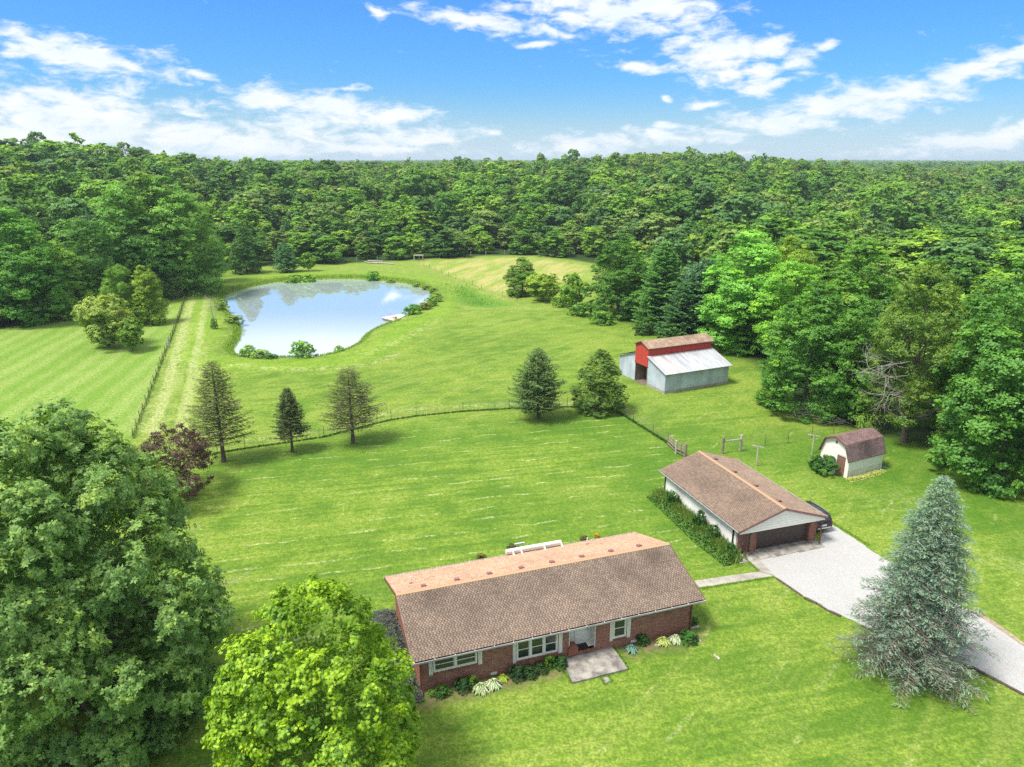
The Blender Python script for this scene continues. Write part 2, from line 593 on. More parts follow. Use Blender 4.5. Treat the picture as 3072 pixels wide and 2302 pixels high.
z_ring = (1 - sm(np.abs(dpond - 6.5), 1.5, 4.5)) * (1 - z_floor)
z_bank = (1 - sm(dpond, 0.5, 2.6))
z_deep = np.clip(zone([(1480, 940), (1700, 930), (1960, 950), (2250, 1050), (2300, 1200), (1990, 1110), (1800, 1050), (1640, 1010), (1480, 985)], 4)
                 + 0.8 * zone([(500, 985), (900, 925), (1240, 895), (1330, 895), (1480, 990), (1480, 1160), (1420, 1080), (1250, 950), (900, 975), (600, 1040), (470, 1060)], 3.5)
                 + 0.6 * zone([(1020, 1080), (1420, 1000), (1560, 1230), (1500, 1210), (1400, 1160), (1150, 1180)], 6), 0, 1)
z_lawn = zone([(470, 1000), (700, 960), (900, 920), (1325, 888), (1480, 985), (1480, 1180), (1100, 1220), (830, 1260), (400, 1800), (200, 1900), (300, 1200)], 1.0)
z_paddock = zone([(1325, 885), (1480, 975), (1750, 945), (1650, 830), (1600, 770), (1380, 720), (1350, 800)], 3)
A = lambda a: ('POINT', 'FLOAT', a.ravel())

mg, t = new_mat('grass_ground')
pos = t.n('ShaderNodeNewGeometry').outputs['Position']
big = t.noise(pos, 0.045, 4, 0.55)
mid = t.noise(pos, 0.30, 5, 0.6)
fine = t.noise(pos, 2.4, 5, 0.65)
vfine = t.noise(pos, 6.0, 4, 0.7)


def rot2(ang, sx, sy):
    m = t.n('ShaderNodeMapping')
    m.inputs['Rotation'].default_value = (0, 0, -ang)
    m.inputs['Scale'].default_value = (1, 1, 1)
    t.link(pos, m.inputs[0])
    m2 = t.n('ShaderNodeMapping'); m2.inputs['Scale'].default_value = (sx, sy, 1)
    t.link(m.outputs[0], m2.inputs[0])
    return m2.outputs[0]


def ang_of(p, q):
    a, b = G(*p), G(*q)
    return math.atan2(b[1] - a[1], b[0] - a[0])


a_lawn = ang_of((560, 1080), (1050, 1030))
a_field = ang_of((13, 885), (193, 767))
a_fence = ang_of((290, 945), (408, 622))
a_back = ang_of((1180, 850), (1500, 720))

c_lush = (0.120, 0.222, 0.022)
c_mid = (0.235, 0.338, 0.040)
c_yel = (0.40, 0.445, 0.10)
c_straw = (0.62, 0.62, 0.30)
streak = t.noise(rot2(a_lawn, 0.06, 1.5), 1.0, 4, 0.6)
k = t.math('ADD', t.math('MULTIPLY', big, 0.55), t.math('ADD', t.math('MULTIPLY', mid, 0.6), t.math('MULTIPLY', streak, 0.55)))
base = t.mix(t.mapr(k, 0.72, 0.92), c_lush, c_mid)
base = t.mix(t.mapr(k, 0.86, 1.10, 0, 0.62), base, c_yel)
# right paddock and upper field: turning mower arcs
arc = t.noise(rot2(a_back, 0.06, 0.55), 1.0, 5, 0.6, 0.6)
upper = t.math('SUBTRACT', 1.0, t.attr('z_lawn').outputs['Fac'])
base = t.mix(t.math('MULTIPLY', upper, t.mapr(arc, 0.42, 0.70, 0, 0.42)), base, c_yel)
# left hay field: alternating mower stripes
st = t.n('ShaderNodeSeparateXYZ'); t.link(rot2(a_field, 1, 1), st.inputs[0])
wob = t.math('MULTIPLY', t.math('SUBTRACT', t.noise(pos, 0.03, 2), 0.5), 4.0)
sv = t.math('SINE', t.math('MULTIPLY', t.math('ADD', st.outputs[1], wob), 2 * pi / 3.2))
sv2 = t.math('SINE', t.math('MULTIPLY', t.math('ADD', st.outputs[1], wob), 2 * pi / 11.0))
sv = t.math('ADD', t.math('MULTIPLY', sv, 0.20), t.math('MULTIPLY', sv2, 0.14))
sv = t.math('ADD', t.math('ADD', sv, 0.5), t.math('MULTIPLY', t.math('SUBTRACT', mid, 0.5), 0.9))
fieldc = t.mix(t.mapr(sv, 0.1, 0.95), (0.215, 0.365, 0.045), (0.36, 0.47, 0.12))
base = t.mix(t.attr('z_left').outputs['Fac'], base, fieldc)
# zones of deeper green
base = t.mix(t.math('MULTIPLY', t.attr('z_deep').outputs['Fac'], t.mapr(mid, 0.25, 0.65, 1.0, 0.55)), base, (0.085, 0.200, 0.016))
# mown ring round the pond
ringc = t.mix(t.mapr(mid, 0.3, 0.7), (0.20, 0.36, 0.022), (0.30, 0.43, 0.045))
base = t.mix(t.math('MULTIPLY', t.attr('z_ring').outputs['Fac'], 0.85), base, ringc)
# meadow
mead = t.mix(t.mapr(t.math('ADD', t.math('MULTIPLY', mid, 0.5), t.math('MULTIPLY', fine, 0.5)), 0.35, 0.65), (0.18, 0.31, 0.03), (0.36, 0.42, 0.085))
base = t.mix(t.attr('z_meadow').outputs['Fac'], base, mead)
tanc = t.mix(t.mapr(t.noise(rot2(a_back + 0.35, 0.05, 0.3), 1.0, 5, 0.6), 0.38, 0.6), (0.32, 0.42, 0.07), (0.66, 0.53, 0.22))
base = t.mix(t.math('MULTIPLY', t.attr('z_tan').outputs['Fac'], 0.85), base, tanc)
base = t.mix(t.math('MULTIPLY', t.attr('z_swale').outputs['Fac'], 0.8), base, (0.12, 0.29, 0.025))


def clip_lines(ang, period, zone_sock, thr, width, base, amt=1.0, jitter=0.8):
    s = t.n('ShaderNodeSeparateXYZ'); t.link(rot2(ang, 1, 1), s.inputs[0])
    j = t.math('MULTIPLY', t.math('SUBTRACT', t.noise(pos, 0.22, 3, 0.6), 0.5), jitter * 2)
    q = t.math('PINGPONG', t.math('ADD', s.outputs[1], j), period / 2)
    ln = t.mapr(q, width, width * 0.35)
    n = t.noise(rot2(ang, 0.28, 0.42), 1.0, 6, 0.72)
    n2_ = t.noise(pos, 3.5, 4, 0.7)
    mk = t.math('MULTIPLY', ln, t.math('MULTIPLY', t.mapr(n, thr, thr + 0.09), t.mapr(n2_, 0.38, 0.58)))
    mk = t.math('MULTIPLY', mk, zone_sock)
    return t.mix(t.math('MULTIPLY', mk, amt), base, c_straw)


zl = t.attr('z_lawn').outputs['Fac']
base = clip_lines(a_lawn, 2.0, zl, 0.49, 0.20, base, 0.8)
base = clip_lines(a_fence, 3.1, t.attr('z_lane').outputs['Fac'], 0.38, 0.95, base, 0.95, 0.9)
base = clip_lines(a_back, 2.7, t.math('MULTIPLY', upper, t.math('SUBTRACT', 1.0, t.attr('z_left').outputs['Fac'])), 0.52, 0.22, base, 0.5)
laneb = t.mix(t.math('MULTIPLY', t.attr('z_lane').outputs['Fac'], t.mapr(t.noise(rot2(a_fence, 0.05, 0.6), 1.0, 5, 0.6), 0.42, 0.62, 0.0, 0.6)), base, (0.46, 0.52, 0.15))
base = laneb
# hay left along the pond and along the fence
base = t.mix(t.math('MULTIPLY', t.attr('z_straw').outputs['Fac'], t.mapr(t.noise(pos, 0.9, 6, 0.75), 0.44, 0.64, 0, .7)), base, (0.60, 0.60, 0.28))
# bank weeds
base = t.mix(t.attr('z_bank').outputs['Fac'], base, t.mix(t.mapr(fine, 0.35, 0.65), (0.17, 0.28, 0.03), (0.32, 0.40, 0.07)))
# blades: mottling and tiny dry bits
base = t.mix(t.mapr(fine, 0.34, 0.64, 0.50, 0.0), base, (0.055, 0.13, 0.010))
base = t.mix(t.mapr(vfine, 0.38, 0.62, 0.55, 0.0), base, (0.045, 0.105, 0.010))
base = t.mix(t.mapr(t.noise(pos, 5.5, 4, 0.7), 0.66, 0.74, 0, 0.5), base, (0.50, 0.56, 0.20))
# woodland floor
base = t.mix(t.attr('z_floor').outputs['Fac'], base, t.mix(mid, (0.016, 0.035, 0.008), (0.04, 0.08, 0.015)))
base = t.mix(t.attr('z_soil').outputs['Fac'], base, t.mix(t.mapr(fine, 0.35, 0.6), (0.07, 0.15, 0.015), (0.20, 0.14, 0.085)))
pr = t.n('ShaderNodeBsdfPrincipled')
t.link(base, pr.inputs['Base Color'])
pr.inputs['Roughness'].default_value = 0.9
pr.inputs['Specular IOR Level'].default_value = 0.15
bmp = t.n('ShaderNodeBump'); bmp.inputs['Strength'].default_value = 0.9; bmp.inputs['Distance'].default_value = 0.14
t.link(t.math('ADD', t.math('MULTIPLY', fine, 0.8), t.math('MULTIPLY', vfine, 0.5)), bmp.inputs['Height'])
t.link(bmp.outputs[0], pr.inputs['Normal'])
om = t.n('ShaderNodeOutputMaterial'); t.link(pr.outputs[0], om.inputs[0])

# hay line polylines
def near_line(pts, w):
    P = np.array([G(*p) for p in pts])
    bb = (GX > P[:, 0].min() - 6) & (GX < P[:, 0].max() + 6) & (GY > P[:, 1].min() - 6) & (GY < P[:, 1].max() + 6)
    z = np.zeros(GX.shape)
    z[bb] = 1 - sm(sdist(GX[bb], GY[bb], catmull(P, 5, False), False), w * 0.3, w)
    return z


z_straw = np.clip(near_line([(505, 792), (600, 800), (700, 798), (790, 788), (860, 765)], 1.5) + near_line([(780, 775), (860, 740), (905, 715), (950, 690)], 1.3)
                  + near_line([(540, 952), (700, 928), (850, 890), (1000, 878), (1100, 872), (1200, 872), (1300, 870)], 1.0)
                  + near_line([(990, 658), (1060, 664), (1150, 668), (1210, 670)], 1.2) + near_line([(410, 640), (395, 720), (380, 800), (350, 860), (330, 930)], 1.6)
                  + near_line([(425, 700), (440, 760), (418, 860), (405, 930)], 1.0) + near_line([(300, 930), (335, 850)], 1.6)
                  + 0.6 * near_line([(2060, 1180), (2130, 1205), (2212, 1225)], 2.0) + 0.5 * near_line([(1905, 1090), (1980, 1070)], 2.2), 0, 1)
HX, HY, HYAW = -5.888, 35.988, 0.3318
hu = np.array([cos(HYAW), sin(HYAW)]); hv = np.array([-sin(HYAW), cos(HYAW)])


def HL(u, v):
    return (HX + hu[0] * u + hv[0] * v, HY + hu[1] * u + hv[1] * v)


soil_poly = np.array([HL(0.4, -0.9), HL(9.6, -0.9), HL(9.6, 0.6), HL(13.6, 0.6), HL(13.7, -0.7), HL(19.6, -0.9), HL(20, 9), HL(-0.8, 9.5), HL(-0.8, -0.6)])
bb = (GX > -12) & (GX < 18) & (GY > 30) & (GY < 55)
z_soil = np.zeros(GX.shape); z_soil[bb] = 1 - sm(sdist(GX[bb], GY[bb], soil_poly), -0.4, 0.5)
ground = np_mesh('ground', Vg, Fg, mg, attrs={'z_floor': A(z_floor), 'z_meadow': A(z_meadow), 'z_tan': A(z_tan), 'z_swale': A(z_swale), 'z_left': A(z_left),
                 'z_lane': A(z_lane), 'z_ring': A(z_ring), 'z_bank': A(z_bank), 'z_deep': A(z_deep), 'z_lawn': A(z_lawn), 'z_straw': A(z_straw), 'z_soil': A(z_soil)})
ground['kind'] = 'structure'
ground.data.polygons.foreach_set('use_smooth', [True] * len(ground.data.polygons))

# ---- pond water
mw, t = new_mat('pond_water')
pos = t.n('ShaderNodeNewGeometry').outputs['Position']
m1 = t.n('ShaderNodeMapping'); m1.inputs['Scale'].default_value = (0.5, 1.6, 1); t.link(pos, m1.inputs[0])
b = t.n('ShaderNodeBump'); b.inputs['Strength'].default_value = 0.02; b.inputs['Distance'].default_value = 0.03
t.link(t.noise(m1.outputs[0], 1.6, 3, 0.5), b.inputs['Height'])
gl = t.n('ShaderNodeBsdfGlossy'); gl.inputs['Roughness'].default_value = 0.02; gl.inputs[0].default_value = (0.95, 0.97, 0.97, 1)
t.link(b.outputs[0], gl.inputs['Normal'])
df = t.n('ShaderNodeBsdfDiffuse'); df.inputs[0].default_value = (0.40, 0.48, 0.48, 1)
mx = t.n('ShaderNodeMixShader')
lw = t.n('ShaderNodeLayerWeight'); lw.inputs['Blend'].default_value = 0.3
t.link(t.mapr(lw.outputs['Facing'], 0.3, 0.95, 0.45, 0.76), mx.inputs[0])
t.link(df.outputs[0], mx.inputs[1]); t.link(gl.outputs[0], mx.inputs[2])
o = t.n('ShaderNodeOutputMaterial'); t.link(mx.outputs[0], o.inputs[0])
cen = pond.mean(0)
wv_ = [(cen[0] + (p[0] - cen[0]) * 1.06, cen[1] + (p[1] - cen[1]) * 1.06, WATER_Z) for p in pond]
wm = MB(); wm.face(wv_)
water = wm.build('pond_water', mw); water['kind'] = 'structure'

# ------------------------------------------------------------------ driveway, walks, slabs
mgv, t = new_mat('white_gravel')
pos = t.n('ShaderNodeNewGeometry').outputs['Position']
c = t.mix(t.mapr(t.noise(pos, 26, 4, 0.75), 0.3, 0.7), (0.23, 0.228, 0.225), (0.57, 0.565, 0.555))
c = t.mix(t.mapr(t.noise(pos, 0.55, 6, 0.65), 0.42, 0.72, 0, 0.35), c, (0.36, 0.34, 0.31))
c = t.mix(t.mapr(t.noise(pos, 2.6, 6, 0.8), 0.62, 0.72, 0, 0.5), c, (0.25, 0.27, 0.16))
p = t.n('ShaderNodeBsdfPrincipled'); t.link(c, p.inputs['Base Color']); p.inputs['Roughness'].default_value = 0.95
b = t.n('ShaderNodeBump'); b.inputs['Strength'].default_value = 0.7; b.inputs['Distance'].default_value = 0.05
t.link(t.noise(pos, 22, 4, 0.7), b.inputs['Height']); t.link(b.outputs[0], p.inputs['Normal'])
o = t.n('ShaderNodeOutputMaterial'); t.link(p.outputs[0], o.inputs[0])

crD = (1900, 1250, 1.8874)
drive_in = C(*crD, [(650, 790), (700, 770), (1055, 715), (1075, 640), (1010, 560), (1090, 590), (1130, 618), (1180, 648), (1240, 682), (1290, 718), (1320, 742), (1360, 770), (1480, 840), (1640, 930), (1780, 1030), (1900, 1100), (1980, 1135), (2060, 1185), (2120, 1225), (2212, 1300)])
drive_rt = [G(2400, 1560), G(3000, 1900), G(3000, 2300), G(2400, 1620)]
drive_low = C(*crD, [(2212, 1570), (2090, 1505), (1990, 1450), (1900, 1405), (1790, 1370), (1640, 1330), (1480, 1260), (1300, 1180), (1175, 1125), (1110, 1095), (1040, 1050), (960, 1015), (880, 965), (805, 912)])
dr = drive_in + drive_rt + drive_low
rj = random.Random(3)
dens_dr = []
for i in range(len(dr)):
    a, b2 = dr[i], dr[(i + 1) % len(dr)]
    L = math.dist(a, b2); n = max(1, min(40, int(L / 0.35)))
    for k2 in range(n):
        tt = k2 / n
        dens_dr.append((a[0] + (b2[0] - a[0]) * tt + rj.uniform(-.09, .09), a[1] + (b2[1] - a[1]) * tt + rj.uniform(-.09, .09), 0.012))
mb = MB(); mb.face(dens_dr)
dv = mb.build('gravel_driveway', mgv); dv['kind'] = 'structure'
# brown worn verge along the right edge
mv = mat('dirt_verge', (0.38, 0.30, 0.21), 0.95, var=0.3)
vp = C(*crD, [(1880, 1085), (1950, 1105), (2060, 1172), (2212, 1285), (2212, 1306), (2060, 1196), (1960, 1132)])
mb = MB(); mb.face([(x + rj.uniform(-.05, .05), y + rj.uniform(-.05, .05), 0.018) for x, y in vp])
mb.build('dirt_verge', mv)['kind'] = 'structure'


def slab_poly(name, pts, z1, mt, parent=None, z0=-0.05):
    mb = MB()
    mb.face([(x, y, z1) for x, y in pts])
    for i in range(len(pts)):
        a, b2 = pts[i], pts[(i + 1) % len(pts)]
        mb.face([(a[0], a[1], z0), (b2[0], b2[1], z0), (b2[0], b2[1], z1), (a[0], a[1], z1)])
    return mb.build(name, mt, parent)


def strip_slabs(root, a0, a1, b0_, b1, n, z, mt, gap=0.03, name='paving_slab'):
    """slabs between edge a0->a1 and edge b0->b1"""
    A0, A1, B0, B1 = map(np.array, (a0, a1, b0_, b1))
    for i in range(n):
        t0 = i / n + gap / n / 2; t1 = (i + 1) / n - gap / n / 2
        pts = [A0 + (A1 - A0) * t0, A0 + (A1 - A0) * t1, B0 + (B1 - B0) * t1, B0 + (B1 - B0) * t0]
        slab_poly(name, [tuple(q) for q in pts], z + random.uniform(-.006, .008), mt, root)


walk = thing('concrete_walk', 'narrow concrete walk of square slabs between the brick house and the gravel drive', 'walkway', (*G(1590, 1252), 0))
walk.location = (0, 0, 0); walk['kind'] = 'structure'
w = C(*crD, [(345, 932), (712, 880), (800, 905), (372, 972)])
strip_slabs(walk, w[0], w[1], w[3], w[2], 9, 0.045, M_conc)
w = C(*crD, [(640, 812), (712, 878), (800, 902), (690, 790)])
strip_slabs(walk, w[0], w[1], w[3], w[2], 4, 0.05, M_conc)

# ------------------------------------------------------------------ building pieces
def lerp(a, b, t):
    return tuple(a[i] + (b[i] - a[i]) * t for i in range(3))


def shingle_slope(parent, p_lo0, p_lo1, p_hi0, p_hi1, mt, expo=0.145, tabw=0.20, warm=1.0, name='shingles', contrast=0.5, seed=1, stains=(), bright=1.0):
    """real overlapping tabs laid from eave to ridge; p_* corner points of the slope"""
    r = random.Random(seed)
    lo0, lo1, hi0, hi1 = map(Vector, (p_lo0, p_lo1, p_hi0, p_hi1))
    U = (lo1 - lo0); L = U.length; U.normalize()
    S = (hi0 - lo0); SL = S.length; S.normalize()
    N = U.cross(S).normalized()
    if N.z < 0: N = -N
    rows = int(SL / expo); expo = SL / rows
    n = int(L / tabw); tw = L / n
    mb = MB()
    for j in range(rows):
        off = ((j % 2) * 0.5 + r.uniform(-.18, .18)) * tw
        s0 = j * expo; s1 = s0 + expo
        for i in range(-1, n + 1):
            u0 = max(0, i * tw + off); u1 = min(L, (i + 1) * tw + off)
            if u1 - u0 < 0.02: continue
            um = (u0 + u1) / 2
            st = 1.0
            for (su, ss, ru, rs, amt) in stains:
                dd = ((um - su) / ru)**2 + ((s0 - ss) / rs)**2
                st *= 1 - amt * math.exp(-dd)
            g = r.uniform(0.80, 1.20) * st * bright
            # raised tab covers ~58 % of the width, the rest is the darker recessed shim
            cut = u0 + (u1 - u0) * r.uniform(0.56, 0.68)
            tc_ = (g * warm, g * (0.5 + 0.5 * warm), g)
            dk = g * contrast
            tcd = (dk * warm * 0.98, dk * 0.92, dk * 0.98)
            for (a, b_, h, cc_, lf) in ((u0, cut, 0.020, tc_, 1), (cut, u1, 0.007, tcd, 0)):
                if b_ - a < 0.01: continue
                A_ = lo0 + U * a + S * s0; B_ = lo0 + U * b_ + S * s0
                A2 = lo0 + U * a + S * (s1 + 0.0); B2 = lo0 + U * b_ + S * (s1 + 0.0)
                mb.face([A_ + N * h, B_ + N * h, B2 + N * 0.003, A2 + N * 0.003], cc_)
                mb.face([A_, B_, B_ + N * h, A_ + N * h], tuple(x * 0.8 for x in cc_))
                if lf:
                    mb.face([A_, A_ + N * h, A2 + N * 0.003], cc_)
                    mb.face([B_ + N * h, B_, B2 + N * 0.003], cc_)
    o = mb.build(name, mt, parent, kind='stuff')
    return o


def brick_wall(parent, o, u, n, length, z0, z1, openings=(), name='brick_wall', seed=1, clipf=None, step=(0.21, 0.0735)):
    """o origin, u unit along, n outward normal (horizontal). openings: (u0,u1,z0,z1). clipf(u)->max z"""
    r = random.Random(seed)
    o = Vector(o); u = Vector(u); n = Vector(n)
    Z = Vector((0, 0, 1))
    # backing: mortar
    us = sorted({0, length, *[x for op in openings for x in (op[0], op[1])]})
    zs = sorted({z0, z1, *[x for op in openings for x in (op[2], op[3])]})
    us = [x for x in us if 0 <= x <= length]; zs = [z for z in zs if z0 <= z <= z1]
    wall = MB()
    th = 0.2
    if clipf:
        m = 24
        for i in range(m):
            a, b_ = length * i / m, length * (i + 1) / m
            wall.face([o + u * a + Z * z0, o + u * b_ + Z * z0, o + u * b_ + Z * clipf(b_), o + u * a + Z * clipf(a)])
    else:
        for i in range(len(us) - 1):
            for j in range(len(zs) - 1):
                um = (us[i] + us[i + 1]) / 2; zm = (zs[j] + zs[j + 1]) / 2
                if any(a < um < b_ and c_ < zm < d_ for a, b_, c_, d_ in openings): continue
                pts = []
                for dz in (zs[j], zs[j + 1]):
                    for (uu, nn) in ((us[i], 0), (us[i + 1], 0), (us[i + 1], -th), (us[i], -th)):
                        pts.append(o + u * uu + n * nn + Z * dz)
                wall.hexa(pts)
    wo_ = wall.build(name, M_mortar, parent)
    bm_ = MB()
    bw, bh = step
    j = 0; z = z0
    while z < z1 - 0.02:
        zt = min(z + bh - 0.017, z1)
        off = (j % 2) * bw / 2
        uu = -off
        while uu < length:
            a, b_ = max(0, uu), min(length, uu + bw - 0.018)
            zm = (z + zt) / 2
            segs = [(a, b_)]
            for (p, q, c_, d_) in openings:
                if c_ < zm < d_:
                    ns = []
                    for (x, y) in segs:
                        if q <= x or p >= y: ns.append((x, y)); continue
                        if x < p: ns.append((x, p))
                        if y > q: ns.append((q, y))
                    segs = ns
            for (x, y) in segs:
                if y - x < 0.015: continue
                if clipf and zt > min(clipf(x), clipf(y)): continue
                g = r.uniform(0.72, 1.22); h = r.uniform(0.009, 0.014)
                cc_ = (g, g * r.uniform(0.86, 1.12), g * r.uniform(0.85, 1.15))
                P = [o + u * x + Z * z, o + u * y + Z * z, o + u * y + Z * zt, o + u * x + Z * zt]
                Q = [q_ + n * h for q_ in P]
                bm_.face(Q, cc_)
                for e in range(4): bm_.face([P[e], P[(e + 1) % 4], Q[(e + 1) % 4], Q[e]], cc_)
            uu += bw
        z += bh; j += 1
    bo = bm_.build('brick', M_brick, wo_, kind='stuff')
    return wo_


def window(parent, u0, u1, z0, z1, y, n, name='window', mull=0.12, curtain=False):
    """double-hung sashes side by side in a wall facing -y; y = wall face"""
    f = 0.09
    fr = MB()
    fr.box(u0, u1, y - 0.045, y + 0.08, z0, z0 + f); fr.box(u0, u1, y - 0.045, y + 0.08, z1 - f, z1)
    fr.box(u0, u0 + f, y - 0.044, y + 0.079, z0 + f, z1 - f); fr.box(u1 - f, u1, y - 0.044, y + 0.079, z0 + f, z1 - f)
    wo_ = fr.build(name, M_white, parent)
    w = (u1 - u0 - 2 * f - mull * (n - 1)) / n
    for i in range(n):
        a = u0 + f + i * (w + mull); b_ = a + w
        if i < n - 1:
            m = MB(); m.box(b_, b_ + mull, y - 0.043, y + 0.078, z0 + f, z1 - f); m.build('mullion', M_white, wo_)
        zm = z0 + f + (z1 - z0 - 2 * f) * 0.48
        s = MB(); e = 0.035
        for (c_, d_, yy) in ((z0 + f, zm + 0.03, y - 0.015), (zm - 0.03, z1 - f, y + 0.012)):
            s.box(a, b_, yy, yy + 0.025, c_, c_ + e * 1.4); s.box(a, b_, yy, yy + 0.025, d_ - e * 1.5, d_)
            s.box(a, a + e, yy + .001, yy + 0.024, c_ + e * 1.4, d_ - e * 1.5); s.box(b_ - e, b_, yy + .001, yy + 0.024, c_ + e * 1.4, d_ - e * 1.5)
        s.build('sash', M_white, wo_)
        for (c_, d_, yy) in ((z0 + f, zm, y + 0.0), (zm, z1 - f, y + 0.026)):
            p_ = MB(); p_.box(a + e * 0.5, b_ - e * 0.5, yy, yy + 0.008, c_ + e, d_ - e * 0.5); p_.build('pane', M_glassm, wo_)
    return wo_


def shutter(parent, u0, u1, z0, z1, y):
    s = MB()
    n = 3; w = (u1 - u0) / n
    for i in range(n):
        s.box(u0 + i * w + 0.012, u0 + (i + 1) * w - 0.012, y - 0.06, y - 0.035, z0, z1)
    for zz in (z0 + 0.12, z1 - 0.2):
        s.box(u0 + 0.012, u1 - 0.012, y - 0.034, y - 0.016, zz, zz + 0.08)
    s2 = s.build('shutter', M_cream, parent)
    return s2


# ------------------------------------------------------------------ THE HOUSE
HLn, HD = 19.97, 9.70                       # roof length and depth
EZ, RZ = 2.62, 4.244
house = thing('brick_house', 'long low red brick ranch house with brown shingled gable roof in the foreground', 'house', (HX, HY, 0), HYAW)
u0w, u1w = 0.60, 19.37
yw = 0.473
Lw = u1w - u0w
ops = [(1.36 - u0w, 4.11 - u0w, 1.22, 2.22), (6.69 - u0w, 9.48 - u0w, 0.72, 2.22), (10.27 - u0w, 12.13 - u0w, 0.40, 2.5), (13.42 - u0w, 14.38 - u0w, 0.72, 2.22)]
brick_wall(house, (u0w, yw, 0), (1, 0, 0), (0, -1, 0), Lw, -0.1, 2.52, ops, 'wall', 1)
brick_wall(house, (u1w, HD - yw, 0), (-1, 0, 0), (0, 1, 0), Lw, -0.1, 2.52, [], 'wall', 2)
Dw = HD - 2 * yw
cf = lambda s: 2.5 + (RZ - EZ - 0.02) * (1 - abs(s - Dw / 2) / (Dw / 2 + yw)) - 0.06
brick_wall(house, (u0w, HD - yw, 0), (0, -1, 0), (-1, 0, 0), Dw, -0.1, 4.4, [], 'wall', 3, cf)
brick_wall(house, (u1w, yw, 0), (0, 1, 0), (1, 0, 0), Dw, -0.1, 4.4, [], 'wall', 4, cf)
# roof deck
rf = MB()
for (ya, za, yb, zb) in ((0, EZ, HD / 2, RZ), (HD / 2, RZ, HD, EZ)):
    rf.hexa([(0, ya, za - 0.16), (HLn, ya, za - 0.16), (HLn, yb, zb - 0.16), (0, yb, zb - 0.16), (0, ya, za - 0.02), (HLn, ya, za - 0.02), (HLn, yb, zb - 0.02), (0, yb, zb - 0.02)])
roof = rf.build('roof', M_brown, house)
stn = [(2.2, 4.4, 1.0, 1.0, .35), (6.5, 4.2, .9, 1.2, .25), (10.5, 4.0, 1.0, 1.0, .28), (13.5, 2.5, 0.8, 1.5, .2), (18.2, 4.2, 1.1, .9, .45), (15.5, 3.4, 1.0, 1.2, .25), (4.6, 3.0, .8, 1.5, .15), (8.6, 2.2, .7, 1.4, .15), (17.0, 2.2, 1.0, 1.0, .22)]
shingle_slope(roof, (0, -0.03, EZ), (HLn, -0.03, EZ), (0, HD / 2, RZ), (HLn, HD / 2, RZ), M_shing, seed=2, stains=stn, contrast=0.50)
shingle_slope(roof, (HLn, HD + 0.03, EZ), (0, HD + 0.03, EZ), (HLn, HD / 2, RZ), (0, HD / 2, RZ), M_shing, seed=3, contrast=0.8, warm=1.32, bright=1.55)  # rear slope: sunlit look painted in, warmer and brighter than the front


def ridge_caps(parent, x0, x1, y, z, mt, w=0.17, drop=0.055, step=0.32, name='ridge_cap'):
    me0 = None
    n = int((x1 - x0) / step)
    st = (x1 - x0) / n
    mb = MB()
    hh = [0.028, 0.012]
    for sgn in (-1, 1):
        mb.face([(0, 0, hh[0]), (0, sgn * w, hh[0] - drop), (st * 1.06, sgn * w, hh[1] - drop), (st * 1.06, 0, hh[1])][::(-sgn)])
        mb.face([(0, sgn * w, hh[0] - drop), (0, sgn * w, -drop - 0.01), (st * 1.06, sgn * w, -drop - 0.01), (st * 1.06, sgn * w, hh[1] - drop)])
    mb.face([(0, -w, hh[0] - drop), (0, 0, hh[0]), (0, w, hh[0] - drop), (0, w, -drop - 0.01), (0, -w, -drop - 0.01)])
    me0 = mb.build(name, mt, parent)
    me0.location = (x0, y, z + 0.02)
    for i in range(1, n):
        c_ = me0.copy(); COL.objects.link(c_); c_.parent = parent
        c_.location = (x0 + i * st, y, z + 0.02)
    return me0


ridge_caps(roof, 0.0, HLn - 0.02, HD / 2, RZ, M_ridge)
# rake boards, fascia
tr = MB()
for xx in (-0.035, HLn):
    for (ya, za, yb, zb) in ((0, EZ, HD / 2, RZ), (HD / 2, RZ, HD, EZ)):
        tr = MB()
        tr.hexa([(xx, ya, za - 0.19), (xx + 0.035, ya, za - 0.19), (xx + 0.035, yb, zb - 0.19), (xx, yb, zb - 0.19), (xx, ya, za + 0.012), (xx + 0.035, ya, za + 0.012), (xx + 0.035, yb, zb + 0.012), (xx, yb, zb + 0.012)])
        tr.build('rake_board', M_brown, house)
fa = MB(); fa.box(0, HLn, -0.02, 0.015, EZ - 0.22, EZ - 0.025); fa.box(0, HLn, HD - 0.015, HD + 0.02, EZ - 0.22, EZ - 0.025)
fa.build('fascia', M_brown, house)
sf = MB(); sf.box(0.02, HLn - 0.02, 0.02, yw - 0.02, EZ - 0.2, EZ - 0.175); sf.box(0.02, HLn - 0.02, HD - yw + 0.02, HD - 0.02, EZ - 0.2, EZ - 0.175)
sf.build('soffit', M_brown, house)


